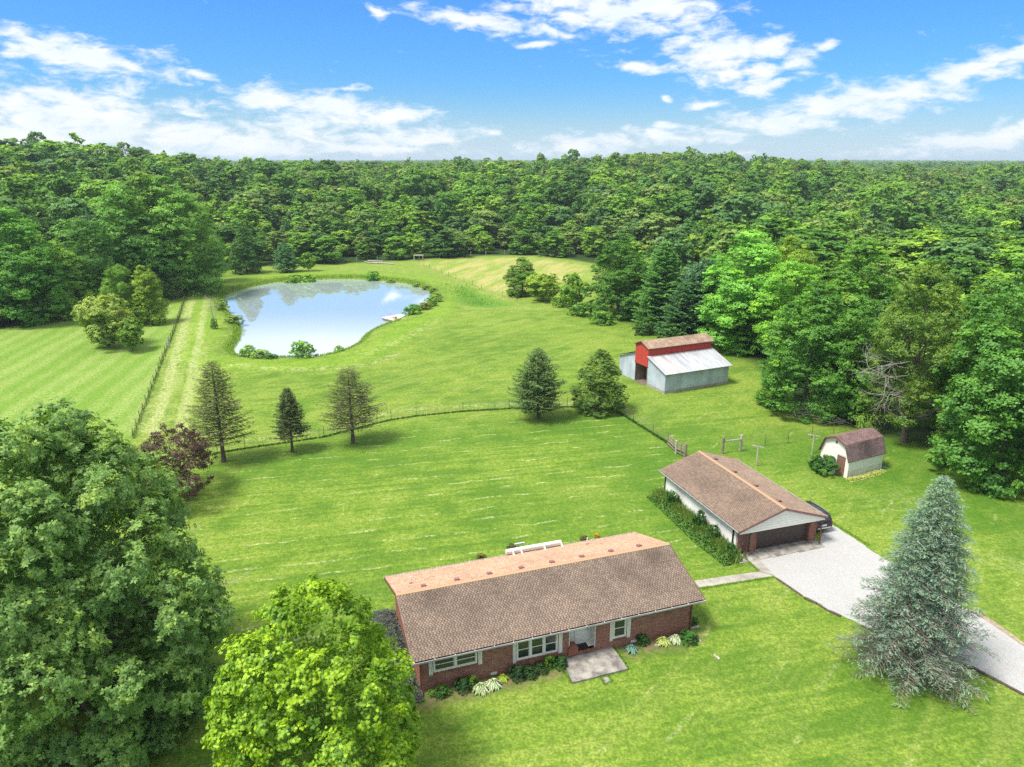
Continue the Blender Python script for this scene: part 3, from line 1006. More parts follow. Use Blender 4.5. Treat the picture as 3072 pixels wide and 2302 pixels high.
def gutter(parent, x0, x1, y, z, sgn=-1, mt=None):
    g = MB(); w = 0.125
    ya, yb = (y + sgn * 0.022, y + sgn * w)
    lo, hi = min(ya, yb), max(ya, yb)
    g.box(x0, x1, lo, hi, z - 0.105, z - 0.09)
    yo = yb
    g.box(x0, x1, yo - 0.006, yo + 0.006, z - 0.09, z)
    g.box(x0, x1, yo - 0.016, yo + 0.016, z, z + 0.012)
    g.box(x0, x0 + 0.012, lo, hi, z - 0.09, z); g.box(x1 - 0.012, x1, lo, hi, z - 0.09, z)
    o_ = g.build('gutter', mt or M_gutter, parent)
    n = int((x1 - x0) / 1.25)
    for i in range(n + 1):
        h_ = MB(); xx = x0 + 0.15 + (x1 - x0 - 0.3) * i / n
        h_.box(xx - 0.015, xx + 0.015, lo - 0.005, hi + 0.003, z + 0.013, z + 0.022)
        h_.build('gutter_strap', M_white, o_)
    d = MB(); d.box(x0 + 0.02, x1 - 0.02, lo + .01, hi - .01, z - 0.085, z - 0.05)
    d.build('gutter_dark_fill', M_dark, o_)  # near-black strip filling the inside of the gutter
    return o_


gutter(house, -0.02, HLn + 0.05, -0.02, EZ - 0.03, -1)
gutter(house, -0.02, HLn + 0.05, HD + 0.02, EZ - 0.03, 1)


def downspout(parent, x, y, z0, z1, mt, d=0.075, kick=-0.35, ox=0.0, oy=-0.4):
    g = MB()
    g.box(x - d / 2, x + d / 2, y - d / 2, y + d / 2, z0 + 0.12, z1 - 0.1)
    g.hexa([(x - d / 2, y + kick, z0), (x + d / 2, y + kick, z0), (x + d / 2, y, z0 + .1), (x - d / 2, y, z0 + .1), (x - d / 2, y + kick, z0 + .07), (x + d / 2, y + kick, z0 + .07), (x + d / 2, y, z0 + .19), (x - d / 2, y, z0 + .19)])
    return g.build('downspout', mt, parent)


downspout(house, 0.55, yw - 0.09, 0.08, 2.45, M_brown)
downspout(house, 19.27, yw - 0.09, 0.08, 2.45, M_brown)
# rowlock brick sills
for (a, b_, z) in ((1.36, 4.11, 1.22), (6.69, 9.48, 0.72), (13.42, 14.38, 0.72)):
    n = int((b_ - a) / 0.085)
    mb = MB()
    for i in range(n):
        x = a + (b_ - a) * i / n; g = random.uniform(.75, 1.15)
        mb.hexa([(x + .006, yw - .075, z - .13), (x + (b_ - a) / n - .006, yw - .075, z - .13), (x + (b_ - a) / n - .006, yw - .001, z - .13), (x + .006, yw - .001, z - .13),
                 (x + .006, yw - .075, z - .035), (x + (b_ - a) / n - .006, yw - .075, z - .035), (x + (b_ - a) / n - .006, yw - .001, z - .004), (x + .006, yw - .001, z - .004)], (g, g, g))
    mb.build('window_sill', M_brick, house)
window(house, 1.36, 4.11, 1.22, 2.22, yw + 0.02, 2, mull=0.16)
window(house, 6.69, 9.48, 0.72, 2.22, yw + 0.02, 3, mull=0.16)
window(house, 13.42, 14.38, 0.72, 2.22, yw + 0.02, 1)
for a, b_, c_, d_ in ((1.06, 1.31, 1.1, 2.3), (4.17, 4.43, 1.1, 2.3), (6.42, 6.66, 0.6, 2.3), (9.52, 9.79, 0.6, 2.3), (13.15, 13.39, 0.6, 2.3), (14.41, 14.68, 0.6, 2.3)):
    shutter(house, a, b_, c_, d_, yw)
for a in (4.97, 14.78):
    v = MB(); v.box(a, a + 0.42, yw - 0.03, yw - 0.012, 0.08, 0.27); 
    for i in range(4): v.box(a + .03, a + .39, yw - 0.045, yw - 0.03, 0.105 + i * 0.04, 0.125 + i * 0.04)
    v.build('foundation_vent', M_white, house)
# recessed entry
yd = yw + 0.75
en = MB()
en.box(10.27, 10.31, yw - .02, yd, 0.40, 2.5); en.box(12.09, 12.13, yw - .02, yd, 0.40, 2.5)
en.box(10.31, 12.09, yd, yd + 0.05, 0.40, 2.5); en.box(10.31, 12.09, yw, yd, 2.43, 2.5)
entry = en.build('entry_recess', M_white, house)
fl = MB(); fl.box(10.31, 12.09, yw - 0.0, yd, 0.30, 0.40); fl.build('entry_floor', M_cream, entry)
stp = MB()
n = 22
for i in range(n):
    x = 10.27 + 1.86 * i / n; g = random.uniform(.8, 1.1)
    stp.box(x + .005, x + 1.86 / n - .005, yw - 0.14, yw - 0.015, 0.30, 0.405, (g, g, g))
stp.build('brick_step', M_brick, house)
mt_ = MB(); mt_.box(10.95, 11.75, yw + 0.06, yw + 0.62, 0.402, 0.42)
mo = mt_.build('doormat', M_black); mo.location = (HX, HY, 0); mo.rotation_euler = (0, 0, HYAW)
tag(mo, 'black rectangular doormat lying in front of the white front door', 'doormat')
door = MB(); door.box(10.98, 11.92, yd - 0.05, yd - 0.005, 0.42, 2.4)
dob = door.build('door', M_white, house)
pn = MB()
for (a, b_, c_, d_) in ((11.08, 11.4, 0.55, 1.35), (11.5, 11.82, 0.55, 1.35)):
    pn.box(a, b_, yd - 0.062, yd - 0.05, c_, d_)
pn.build('door_panel', M_white, dob)
gl_ = MB(); gl_.box(11.12, 11.78, yd - 0.06, yd - 0.05, 1.75, 2.25); gl_.build('pane', M_glassm, dob)
hd = MB(); hd.tube([(11.86, yd - .06, 1.28), (11.86, yd - .14, 1.36), (11.86, yd - .14, 1.5), (11.86, yd - .06, 1.56)], 0.014, 6); hd.cyl(11.86, yd - .08, 1.66, 1.72, .03)
hd.build('handle', M_black, dob)
# curved brick wing beside the entry
wg = MB()
for i in range(9):
    x = 10.2 + i * 0.075; h_ = 0.98 - 0.028 * i * i * 0.3
    zt = 0.72 + 0.32 * max(0, sin(pi * (i + 1) / 10)) 
    g = random.uniform(.8, 1.15)
    wg.box(x, x + 0.066, yw - 0.16, yw + 0.25, 0.3, zt, (g, g * .95, g * .95))
wg.build('brick_wing_wall', M_brick, house)
# roof vents on the rear slope
sl = (RZ - EZ) / (HD / 2)


def roof_vent(parent, x, y, z, sgn, mtv, slope):
    v = MB(); a, b_ = 0.17, 0.16
    zf = lambda yy: z - (yy - y) * slope * sgn
    y0_, y1_ = (y - b_, y + b_)
    v.hexa([(x - a, y0_, zf(y0_)), (x + a, y0_, zf(y0_)), (x + a, y1_, zf(y1_)), (x - a, y1_, zf(y1_)),
            (x - a * .9, y0_ + .02, z + 0.16), (x + a * .9, y0_ + .02, z + 0.16), (x + a * .9, y1_ - .02, z + 0.12), (x - a * .9, y1_ - .02, z + 0.12)])
    fl_ = MB()
    fl_.hexa([(x - a * 1.3, y0_ - .06, zf(y0_ - .06)), (x + a * 1.3, y0_ - .06, zf(y0_ - .06)), (x + a * 1.3, y1_ + .06, zf(y1_ + .06)), (x - a * 1.3, y1_ + .06, zf(y1_ + .06)),
              (x - a * 1.3, y0_ - .06, zf(y0_ - .06) + .03), (x + a * 1.3, y0_ - .06, zf(y0_ - .06) + .03), (x + a * 1.3, y1_ + .06, zf(y1_ + .06) + .03), (x - a * 1.3, y1_ + .06, zf(y1_ + .06) + .03)])
    o_ = v.build('roof_vent', mtv, parent)
    return o_


for i in range(8):
    x = 1.95 + i * (17.9 - 1.95) / 7
    y = HD / 2 + 0.62
    roof_vent(roof, x, y, RZ - (y - HD / 2) * sl, 1, M_mauve, sl)
for (x, y) in ((1.35, HD / 2 + 1.9), (15.3, HD / 2 + 3.9)):
    p_ = MB(); z = RZ - (y - HD / 2) * sl
    p_.cyl(x, y, z, z + 0.55, 0.045, 10); p_.build('vent_pipe', M_white, roof)
    p_ = MB(); p_.cyl(x, y, z - 0.02, z + 0.06, 0.13, 10, 0.06); p_.build('pipe_flashing', M_black, roof)
# rolled awning fixed over the rear eave
aw_ = thing('rolled_awning', 'long white rolled-up awning mounted over the rear roof edge of the house', 'awning', (HX, HY, 0), HYAW)
ab = MB()
ax0, ax1 = 9.1, 13.55
ay = HD + 0.05
prof = [(-0.16, 0.02), (0.16, 0.0), (0.17, 0.2), (0.08, 0.33), (-0.12, 0.33), (-0.17, 0.22)]
P0 = [(ax0, ay + a, EZ + 0.12 + b_) for a, b_ in prof]; P1 = [(ax1, ay + a, EZ + 0.12 + b_) for a, b_ in prof]
ab.face(P0); ab.face(P1[::-1])
for i in range(6): ab.face([P0[i], P0[(i + 1) % 6], P1[(i + 1) % 6], P1[i]])
ab.build('awning_case', M_white, aw_)
for xx in (ax0 + .5, ax0 + 1.15, ax0 + 3.0, ax1 - .05):
    br_ = MB(); yy = ay - 0.62; zr = RZ - (yy - HD / 2) * sl
    br_.hexa([(xx - .03, yy, zr), (xx + .03, yy, zr), (xx + .03, ay - .17, EZ + .05), (xx - .03, ay - .17, EZ + .05), (xx - .03, yy, zr + .05), (xx + .03, yy, zr + .05), (xx + .03, ay - .15, EZ + .36), (xx - .03, ay - .15, EZ + .36)])
    br_.build('awning_bracket', M_white, aw_)
# white post frame behind the house
x, y = HL(10.9, HD + 2.0)
pf = thing('post_frame', 'white square post frame standing on the grass just behind the rolled awning', 'frame', (x, y, 0), HYAW)
for xx in (-.22, .22):
    q = MB(); q.box(xx - .045, xx + .045, -.045, .045, 0, 2.2); q.build('post', M_white, pf)
q = MB(); q.box(-.42, .42, -.05, .05, 2.2, 2.29); q.build('crossbar', M_white, pf)
# front slab & stepping stone
fs = C(1650, 1750, 4.022, [(140, 890), (745, 757), (940, 1030), (270, 1197)], 0.14)
o_ = slab_poly('entry_slab', fs, 0.14, M_concold)
tag(o_, 'large stained grey concrete slab laid askew before the front door', 'slab')
fs = C(1650, 1750, 4.022, [(620, 1135), (692, 1108), (745, 1180), (657, 1215)], 0.05)
tag(slab_poly('stepping_stone', fs, 0.05, M_concold), 'small square stepping stone in the grass below the entry slab', 'paver')
# edging timbers round the beds
bricks_ = [((1262, 760), (1335, 750)), ((1768, 655), (1815, 710)), ((1975, 870), (2045, 925)), ((1700, 548), (1795, 525))]
lab = ['pale stone edging piece at the flower bed beside the yellow hosta', 'thin grey edging piece at the right end of the front bed', 'grey stone bar half buried in the lawn right of the house', 'white edging piece at the right rear corner of the house bed']
for (a, b_), l_ in zip(bricks_, lab):
    pa, pb = C(1650, 1750, 4.022, [a, b_])
    d = np.array(pb) - np.array(pa); L = np.linalg.norm(d)
    q = MB(); q.box(0, L, -.06, .06, 0, .1); o_ = q.build('edging_piece', M_woodgrey, bevel=.01)
    o_.location = (pa[0], pa[1], 0); o_.rotation_euler = (0, 0, math.atan2(d[1], d[0])); tag(o_, l_, 'edging')

# ------------------------------------------------------------------ GARAGE
GXo, GYo, GYAW = 18.1456, 51.821, 0.3162
GW, GL_, GEZ, GRZ = 8.47, 12.81, 2.60, 3.99
gu = np.array([cos(GYAW), sin(GYAW)]); gv = np.array([-sin(GYAW), cos(GYAW)])


def GLo(u, v): return (GXo + gu[0] * u + gv[0] * v, GYo + gu[1] * u + gv[1] * v)


gar = thing('garage', 'detached garage with brown shingle roof, brick piers and wide dark brown door', 'garage', (GXo, GYo, 0), GYAW)
wl, wr, wf, wb = 0.42, 8.2, 0.70, 12.4
q = MB(); q.box(wl, wl + .18, wf + .02, wb, -.1, 2.5); q.build('wall', M_stucco, gar)
q = MB(); q.box(wr - .18, wr, wf + .02, wb, -.1, 2.5); q.build('wall', M_stucco, gar)
q = MB(); q.box(wl + .18, wr - .18, wb - .18, wb - .002, -.1, 2.5); q.face([(wl, wb, 2.5), (wr, wb, 2.5), (wr, wb, 2.52), (GW / 2, wb, GRZ - .2), (wl, wb, 2.52)]); q.build('wall', M_stucco, gar)
q = MB()
for (xa, za, xb, zb) in ((0, GEZ, GW / 2, GRZ), (GW / 2, GRZ, GW, GEZ)):
    q.hexa([(xa, 0, za - .15), (xb, 0, zb - .15), (xb, GL_, zb - .15), (xa, GL_, za - .15), (xa, 0, za - .02), (xb, 0, zb - .02), (xb, GL_, zb - .02), (xa, GL_, za - .02)])
groof = q.build('roof', M_brown, gar)
stg = [(6.0, 2.2, 1.0, 1.0, .2), (4.5, 1.6, 1.4, .8, .2), (9.5, 2.6, 1.2, .7, .2), (2.0, 3.2, 1, .8, .15), (11.0, 1.2, .9, .9, .15)]
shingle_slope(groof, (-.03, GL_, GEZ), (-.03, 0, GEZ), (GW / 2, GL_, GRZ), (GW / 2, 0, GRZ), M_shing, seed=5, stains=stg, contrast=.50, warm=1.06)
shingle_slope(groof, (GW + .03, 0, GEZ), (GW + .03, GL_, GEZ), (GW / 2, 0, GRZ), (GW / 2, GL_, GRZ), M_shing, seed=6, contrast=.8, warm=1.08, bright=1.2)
rc = bpy.data.objects.new('ridge_line', None)
bpy.data.objects.remove(rc)
n = int(GL_ / .32); st_ = GL_ / n
mb = MB(); w_ = .17; dp = .055
for sgn in (-1, 1):
    mb.face([(0, 0, .028), (sgn * w_, 0, .028 - dp), (sgn * w_, st_ * 1.06, .012 - dp), (0, st_ * 1.06, .012)])
    mb.face([(sgn * w_, 0, .028 - dp), (sgn * w_, 0, -dp - .01), (sgn * w_, st_ * 1.06, -dp - .01), (sgn * w_, st_ * 1.06, .012 - dp)])
mb.face([(-w_, 0, .028 - dp), (0, 0, .028), (w_, 0, .028 - dp), (w_, 0, -dp - .01), (-w_, 0, -dp - .01)])
c0 = mb.build('ridge_cap', M_ridge, groof); c0.location = (GW / 2, 0, GRZ + .02)
for i in range(1, n):
    c_ = c0.copy(); COL.objects.link(c_); c_.parent = groof; c_.location = (GW / 2, i * st_, GRZ + .02)
gsl = (GRZ - GEZ) / (GW / 2)
for i in range(4):
    y = 1.55 + i * 3.12
    v = MB(); x = GW / 2 + .52; z = GRZ - .52 * gsl
    zf = lambda xx: GRZ - (xx - GW / 2) * gsl
    v.hexa([(x - .18, y - .17, zf(x - .18)), (x + .18, y - .17, zf(x + .18)), (x + .18, y + .17, zf(x + .18)), (x - .18, y + .17, zf(x - .18)),
            (x - .16, y - .15, z + .17), (x + .16, y - .15, z + .13), (x + .16, y + .15, z + .13), (x - .16, y + .15, z + .17)])
    vo = v.build('roof_vent', M_mauve, groof)
    v = MB(); v.box(x - .12, x + .14, y - .175, y - .152, z + .0, z + .11); v.build('vent_opening', M_dark, vo)
# gable siding boards
zb0, zb1 = 2.30, 3.78
hb = (zb1 - zb0) / 7
def gz(x): return GEZ - .16 + (GRZ - GEZ) * (1 - abs(x - GW / 2) / (GW / 2))
for i in range(8):
    za, zb = zb0 + i * hb, zb0 + (i + 1) * hb - .012
    def xl(z):
        k = (z - (GEZ - .16)) / (GRZ - GEZ); k = max(0, min(1, k)); return .05 + (GW / 2 - .05) * k
    x0_, x1_ = xl(za), xl(zb)
    if x1_ >= GW / 2 - .05: x1_ = GW / 2 - .05
    if x0_ >= x1_: break
    b_ = MB(); y0_ = 0.06
    b_.hexa([(x0_, y0_ - .022, za), (GW - x0_, y0_ - .022, za), (GW - x0_, y0_ + .02, za), (x0_, y0_ + .02, za),
             (x1_, y0_ - .006, zb), (GW - x1_, y0_ - .006, zb), (GW - x1_, y0_ + .02, zb), (x1_, y0_ + .02, zb)])
    b_.build('siding_board', M_cream, gar)
q = MB(); q.box(.1, GW - .1, .085, wf + .1, 2.26, 2.295); q.build('soffit', M_cream, gar)
q = MB()
for (xa, za, xb, zb) in ((-.03, GEZ, GW / 2, GRZ), (GW / 2, GRZ, GW + .03, GEZ)):
    for yy in (-.035, GL_):
        q = MB(); q.hexa([(xa, yy, za - .18), (xb, yy, zb - .18), (xb, yy + .035, zb - .18), (xa, yy + .035, za - .18), (xa, yy, za + .01), (xb, yy, zb + .01), (xb, yy + .035, zb + .01), (xa, yy + .035, za + .01)]); q.build('rake_board', M_mauve, gar)
g2 = MB()
g2.box(-.115, -.105, 0, GL_, GEZ - .12, GEZ - .015); g2.box(-.105, -.02, 0, GL_, GEZ - .125, GEZ - .11); g2.box(-.125, -.095, 0, GL_, GEZ - .015, GEZ - .003)
g2.build('gutter', M_gutter, gar)
g2 = MB(); g2.box(-.02, .015, 0, GL_, GEZ - .24, GEZ - .03); g2.box(GW - .015, GW + .02, 0, GL_, GEZ - .24, GEZ - .03); g2.build('fascia', M_brown, gar)
g2 = MB(); g2.box(GW + .105, GW + .115, 0, GL_, GEZ - .12, GEZ - .015); g2.box(GW + .02, GW + .105, 0, GL_, GEZ - .125, GEZ - .11); g2.box(GW + .095, GW + .125, 0, GL_, GEZ - .015, GEZ - .003)
g2.build('gutter', M_gutter, gar)
downspout(gar, wl - .06, GL_ - .5, 0, 2.45, M_dark)
downspout(gar, GW - .3, 0.12, 0, 2.3, M_brown, d=.085, kick=-.02)
downspout(gar, 0.98, 0.22, 0, 2.2, M_brown, d=.07, kick=-.02)
# front: corner brick, door, pier, big door, pier
brick_wall(gar, (wl, wf, 0), (1, 0, 0), (0, -1, 0), .44, -.05, 2.26, [], 'brick_pier', 21)
brick_wall(gar, (1.74, wf - .02, 0), (1, 0, 0), (0, -1, 0), .54, -.05, 2.26, [], 'brick_pier', 22)
brick_wall(gar, (2.28, wf - .02, 0), (0, 1, 0), (1, 0, 0), .3, -.05, 2.26, [], 'brick_pier', 25)
brick_wall(gar, (7.47, wf - .02, 0), (1, 0, 0), (0, -1, 0), .73, -.05, 2.26, [], 'brick_pier', 23)
brick_wall(gar, (7.47, wf + .45, 0), (0, -1, 0), (-1, 0, 0), .47, -.05, 2.26, [], 'brick_pier', 24)
brick_wall(gar, (8.2, wf - .02, 0), (0, 1, 0), (1, 0, 0), .6, -.05, 2.26, [], 'brick_pier', 26)
q = MB(); q.box(.86, 1.74, wf + .12, wf + .17, 0.02, 2.26); dd_ = q.build('side_door', M_door, gar)
q = MB(); q.cyl(1.02, wf + .09, 1.0, 1.06, .035); q.cyl(1.02, wf + .09, .85, .9, .035); q.build('handle', M_gutter, dd_)
q = MB(); q.box(2.29, 7.46, wf + .27, wf + .33, 0.03, 0.05)
gd = q.build('garage_door', M_gdoor, gar)
for i in range(4):
    z0_ = .05 + i * .535
    q = MB(); q.box(2.30, 7.46, wf + .26, wf + .32, z0_, z0_ + .525); q.build('door_panel', M_gdoor, gd)
q = MB(); q.box(2.29, 7.46, wf + .2, wf + .25, 2.19, 2.26); q.build('door_header', M_mauve, gar)
q = MB(); q.box(.3, 8.25, wf + .5, wf + .6, -.05, 2.26); q.build('inner_wall', M_dark, gar)
# concrete apron, cracked into pieces
apr = thing('garage_apron', 'cracked yellowish concrete apron strip along the front of the garage', 'apron', (GXo, GYo, 0), GYAW)
for (a, b_) in ((0.0, 3.05), (3.09, 5.6), (5.63, 8.35)):
    q = MB(); q.hexa([(a, -.55, 0), (b_, -.45, 0), (b_ + .02, wf + .3, 0), (a + .02, wf + .3, 0), (a, -.55, .05), (b_, -.45, .05), (b_ + .02, wf + .3, .055), (a + .02, wf + .3, .055)])
    q.build('paving_slab', M_concold, apr)

# ------------------------------------------------------------------ SUV behind the garage
def make_suv(loc, rz):
    r = thing('parked_car', 'dark grey station wagon with silver roof rails parked behind the garage, rear to the drive', 'car', loc, rz)
    paint = mat('car_paint', (0.035, 0.037, 0.045), 0.22, metal=0.4, var=0.05)
    chrome = mat('chrome', (0.6, 0.6, 0.62), 0.15, metal=1.0, var=0.02)
    tail = mat('tail_lamp', (0.28, 0.01, 0.012), 0.25, var=0.05)
    headl = mat('head_lamp', (0.7, 0.7, 0.72), 0.15, var=0.02)
    # side profile: y (rear 0 .. front 4.9), lower, upper ; body below the glass line
    prof = [(0.0, .55, .95), (0.05, .38, 1.08), (0.5, .32, 1.12), (1.2, .3, 1.12), (3.2, .3, 1.08), (3.7, .3, 1.06), (4.5, .34, .98), (4.82, .4, .86), (4.9, .5, .7)]
    hw = [.86, .93, .96, .97, .97, .96, .93, .86, .74]
    m = MB(); rings = []
    for (y, lo, hi), w in zip(prof, hw):
        ring = [(-w * .92, y, lo), (-w, y, lo + .15), (-w, y, hi - .22), (-w * .95, y, hi - .04), (-w * .85, y, hi), (w * .85, y, hi), (w * .95, y, hi - .04), (w, y, hi - .22), (w, y, lo + .15), (w * .92, y, lo)]
        rings.append(ring)
    for a, b_ in zip(rings, rings[1:]):
        for i in range(10): m.face([a[i], a[(i + 1) % 10], b_[(i + 1) % 10], b_[i]])
    m.face(rings[0][::-1]); m.face(rings[-1])
    body = m.build('body', paint, r, smooth=False)
    # cabin
    def cab(y, w, z): return [(-w, y, z), (w, y, z)]
    lo = [(.08, .90, 1.1), (3.75, .88, 1.05)]
    up = [(.38, .68, 1.70), (2.85, .70, 1.72)]
    m = MB()
    m.hexa([(-.90, .10, 1.08), (.90, .10, 1.08), (.88, 3.72, 1.04), (-.88, 3.72, 1.04), (-.72, .36, 1.64), (.72, .36, 1.64), (.72, 2.85, 1.66), (-.72, 2.85, 1.66)])
    m.build('cabin_glass', M_glassm, r)
    m = MB()
    rr = []
    for (y, w, z) in ((.30, .70, 1.64), (.42, .74, 1.70), (1.2, .75, 1.755), (2.2, .75, 1.75), (2.8, .73, 1.70), (2.95, .70, 1.64)):
        rr.append([(-w, y, z - .05), (-w * .9, y, z), (0, y, z + .025), (w * .9, y, z), (w, y, z - .05)])
    for a, b_ in zip(rr, rr[1:]):
        for i in range(4): m.face([a[i], a[i + 1], b_[i + 1], b_[i]])
    m.build('roof_panel', paint, r, smooth=True)
    for s in (-1, 1):
        for (y0_, y1_) in ((.10, .36), (1.15, 1.22), (2.05, 2.12)):
            q = MB(); x1 = s * .905; x2 = s * .73
            q.hexa([(x1 - .01, y0_ - .0, 1.07), (x1 + .012, y0_, 1.07), (x1 + .012, y0_ + .12, 1.07), (x1 - .01, y0_ + .12, 1.07), (x2 - .01, max(y0_, .34), 1.66), (x2 + .012, max(y0_, .34), 1.66), (x2 + .012, max(y0_, .34) + .12, 1.66), (x2 - .01, max(y0_, .34) + .12, 1.66)])
            q.build('pillar', paint, r)
        q = MB(); q.tube([(s * .62, .5, 1.74), (s * .62, .62, 1.82), (s * .62, 2.5, 1.83), (s * .62, 2.65, 1.74)], .022, 6); q.build('roof_rail', chrome, r)
        q = MB(); q.box(s * .78 - .1, s * .78 + .1, -.03, .06, .86, 1.06); q.build('tail_light', tail, r)
        q = MB(); q.box(s * .66 - .12, s * .66 + .12, 4.76, 4.9, .68, .8); q.build('headlight', headl, r)
        q = MB(); q.box(min(s * .96, s * 1.14), max(s * .96, s * 1.14), 3.25, 3.42, 1.05, 1.2); q.build('wing_mirror', paint, r)
        for y in (.95, 3.95):
            q = MB(); q.tube([(s * .74, y, .34), (s * .965, y, .34)], .34, 20); wh = q.build('wheel', M_black, r)
            q = MB(); q.tube([(s * .95, y, .34), (s * .975, y, .34)], .22, 12); q.build('rim', chrome, wh)
    for i in range(4):
        q = MB(); x = -.33 + i * .22; q.box(x - .012, x + .012, .5, 2.6, 1.766, 1.785); q.build('roof_rib', chrome, r)
    q = MB(); q.box(-.7, .7, -.06, .05, .5, .62); q.build('bumper', chrome, r)
    q = MB(); q.box(-.26, .26, -.035, .02, .72, .84); q.build('number_plate', M_white, r)
    q = MB(); q.hexa([(-.66, .1, 1.14), (.66, .1, 1.14), (.66, .13, 1.14), (-.66, .13, 1.14), (-.56, .31, 1.58), (.56, .31, 1.58), (.56, .34, 1.58), (-.56, .34, 1.58)]); q.build('rear_window', M_glassm, r)
    q = MB(); q.box(-.6, .6, -.02, .3, 1.64, 1.68); q.build('spoiler', paint, r)
    return r


cx_, cy_ = GLo(9.75, 1.5)
make_suv((cx_, cy_, 0), GYAW)

# ------------------------------------------------------------------ BARN
BX, BY, BYAW = 21.184, 95.88, 0.44
BL = 11.12; y1, y2, y3 = 4.18, 7.27, 11.4; ZE, ZT, ZME, ZMR = 2.86, 4.41, 5.59, 6.34
barn = thing('pole_barn', 'old barn with red raised centre bay and pale blue tin lean-tos on both sides', 'barn', (BX, BY, 0), BYAW)


def sheet_panels(parent, corners_lo, corners_hi, n, mt, name, th=.03, gap=.012, seed=1, tintv=.12):
    r = random.Random(seed)
    a0, a1 = corners_lo; b0_, b1_ = corners_hi
    nrm = (Vector(a1) - Vector(a0)).cross(Vector(b0_) - Vector(a0)).normalized()
    for i in range(n):
        t0 = i / n; t1 = (i + 1) / n - gap / ((Vector(a1) - Vector(a0)).length)
        P = [Vector(lerp(a0, a1, t0)), Vector(lerp(a0, a1, t1)), Vector(lerp(b0_, b1_, t1)), Vector(lerp(b0_, b1_, t0))]
        g = r.uniform(1 - tintv, 1 + tintv); off = nrm * r.uniform(0, .008)
        m = MB()
        m.hexa([p_ + off for p_ in P] + [p_ + off + nrm * th for p_ in P], (g, g * r.uniform(.98, 1.02), g * r.uniform(.98, 1.03)))
        for kk in (0.33, 0.66):      # standing ribs
            c0_ = P[0].lerp(P[1], kk); c1_ = P[3].lerp(P[2], kk); uu = (P[1] - P[0]).normalized() * .02
            m.hexa([c0_ + off + nrm * th - uu, c0_ + off + nrm * th + uu, c1_ + off + nrm * th + uu, c1_ + off + nrm * th - uu,
                    c0_ + off + nrm * (th + .02) - uu * .5, c0_ + off + nrm * (th + .02) + uu * .5, c1_ + off + nrm * (th + .02) + uu * .5, c1_ + off + nrm * (th + .02) - uu * .5], (g, g, g))
        m.build(name, mt, parent)


# foundation
q = MB(); q.box(-.04, BL + .04, -.04, .16, -.1, .42); q.box(-.04, .14, .16, y1, -.1, .42); q.box(BL - .14, BL + .04, .16, y3, -.1, .42)
q.build('foundation', M_conc, barn)
bmet = M_blue
# front wall, ends, rear lean-to walls
fw = MB(); fw.box(0, BL, 0, .05, .3, ZE - .1); fwo = fw.build('wall', M_blue, barn)
sheet_panels(fwo, ((0, -.002, .42), (BL, -.002, .42)), ((0, -.002, ZE - .05), (BL, -.002, ZE - .05)), 12, M_blue, 'sheet', .02, seed=3)
def end_wall(x, sgn, seed):
    m = MB(); x2 = x + .06 * sgn
    lx, hx = min(x, x2), max(x, x2)
    m.hexa([(lx, 0.06, .3), (hx, 0.06, .3), (hx, y1, .3), (lx, y1, .3), (lx, 0.06, ZE - .03), (hx, 0.06, ZE - .03), (hx, y1, ZT - .06), (lx, y1, ZT - .06)])
    m.hexa([(lx, y2, 0), (hx, y2, 0), (hx, y3, 0), (lx, y3, 0), (lx, y2, ZT - .06), (hx, y2, ZT - .06), (hx, y3, ZE - .03), (lx, y3, ZE - .03)])
    w_ = m.build('wall', M_blue, barn)
    for i in range(4):
        ya = .06 + (y1 - .06) * i / 4; yb = .06 + (y1 - .06) * (i + 1) / 4 - .015
        za = ZE - .04 + (ZT - ZE) * ya / y1; zb = ZE - .04 + (ZT - ZE) * yb / y1
        g = random.uniform(.95, 1.1)
        xo = -sgn * .022
        a_, c_ = min(x + xo, x), max(x + xo, x)
        m = MB(); m.hexa([(a_, ya, .42), (c_, ya, .42), (c_, yb, .42), (a_, yb, .42), (a_, ya, za), (c_, ya, za), (c_, yb, zb), (a_, yb, zb)], (g, g, g))
        m.build('sheet', M_blue, w_)
        ya = y2 + (y3 - y2) * i / 4; yb = y2 + (y3 - y2) * (i + 1) / 4 - .015
        za = ZT - .07 - (ZT - ZE) * (ya - y2) / (y3 - y2); zb = ZT - .07 - (ZT - ZE) * (yb - y2) / (y3 - y2)
        m = MB(); m.hexa([(a_, ya, .05), (c_, ya, .05), (c_, yb, .05), (a_, yb, .05), (a_, ya, za), (c_, ya, za), (c_, yb, zb), (a_, yb, zb)], (g, g, g))
        m.build('sheet', M_blue, w_)
end_wall(0, 1, 1); end_wall(BL, -1, 2)
q = MB(); q.box(0, BL, y3 - .05, y3, 0, ZE - .1); q.build('wall', M_blue, barn)
q = MB(); q.box(BL - .06, BL, y1 + .01, y2 - .01, 0, ZME); q.build('wall', M_red, barn)
# inner partitions so the bay is dark
q = MB(); q.box(.1, BL - .1, y1 + .0, y1 + .05, 0, ZT - .2); q.box(.1, BL - .1, y2 - .05, y2, 0, ZT - .2); q.build('partition', M_wood, barn)
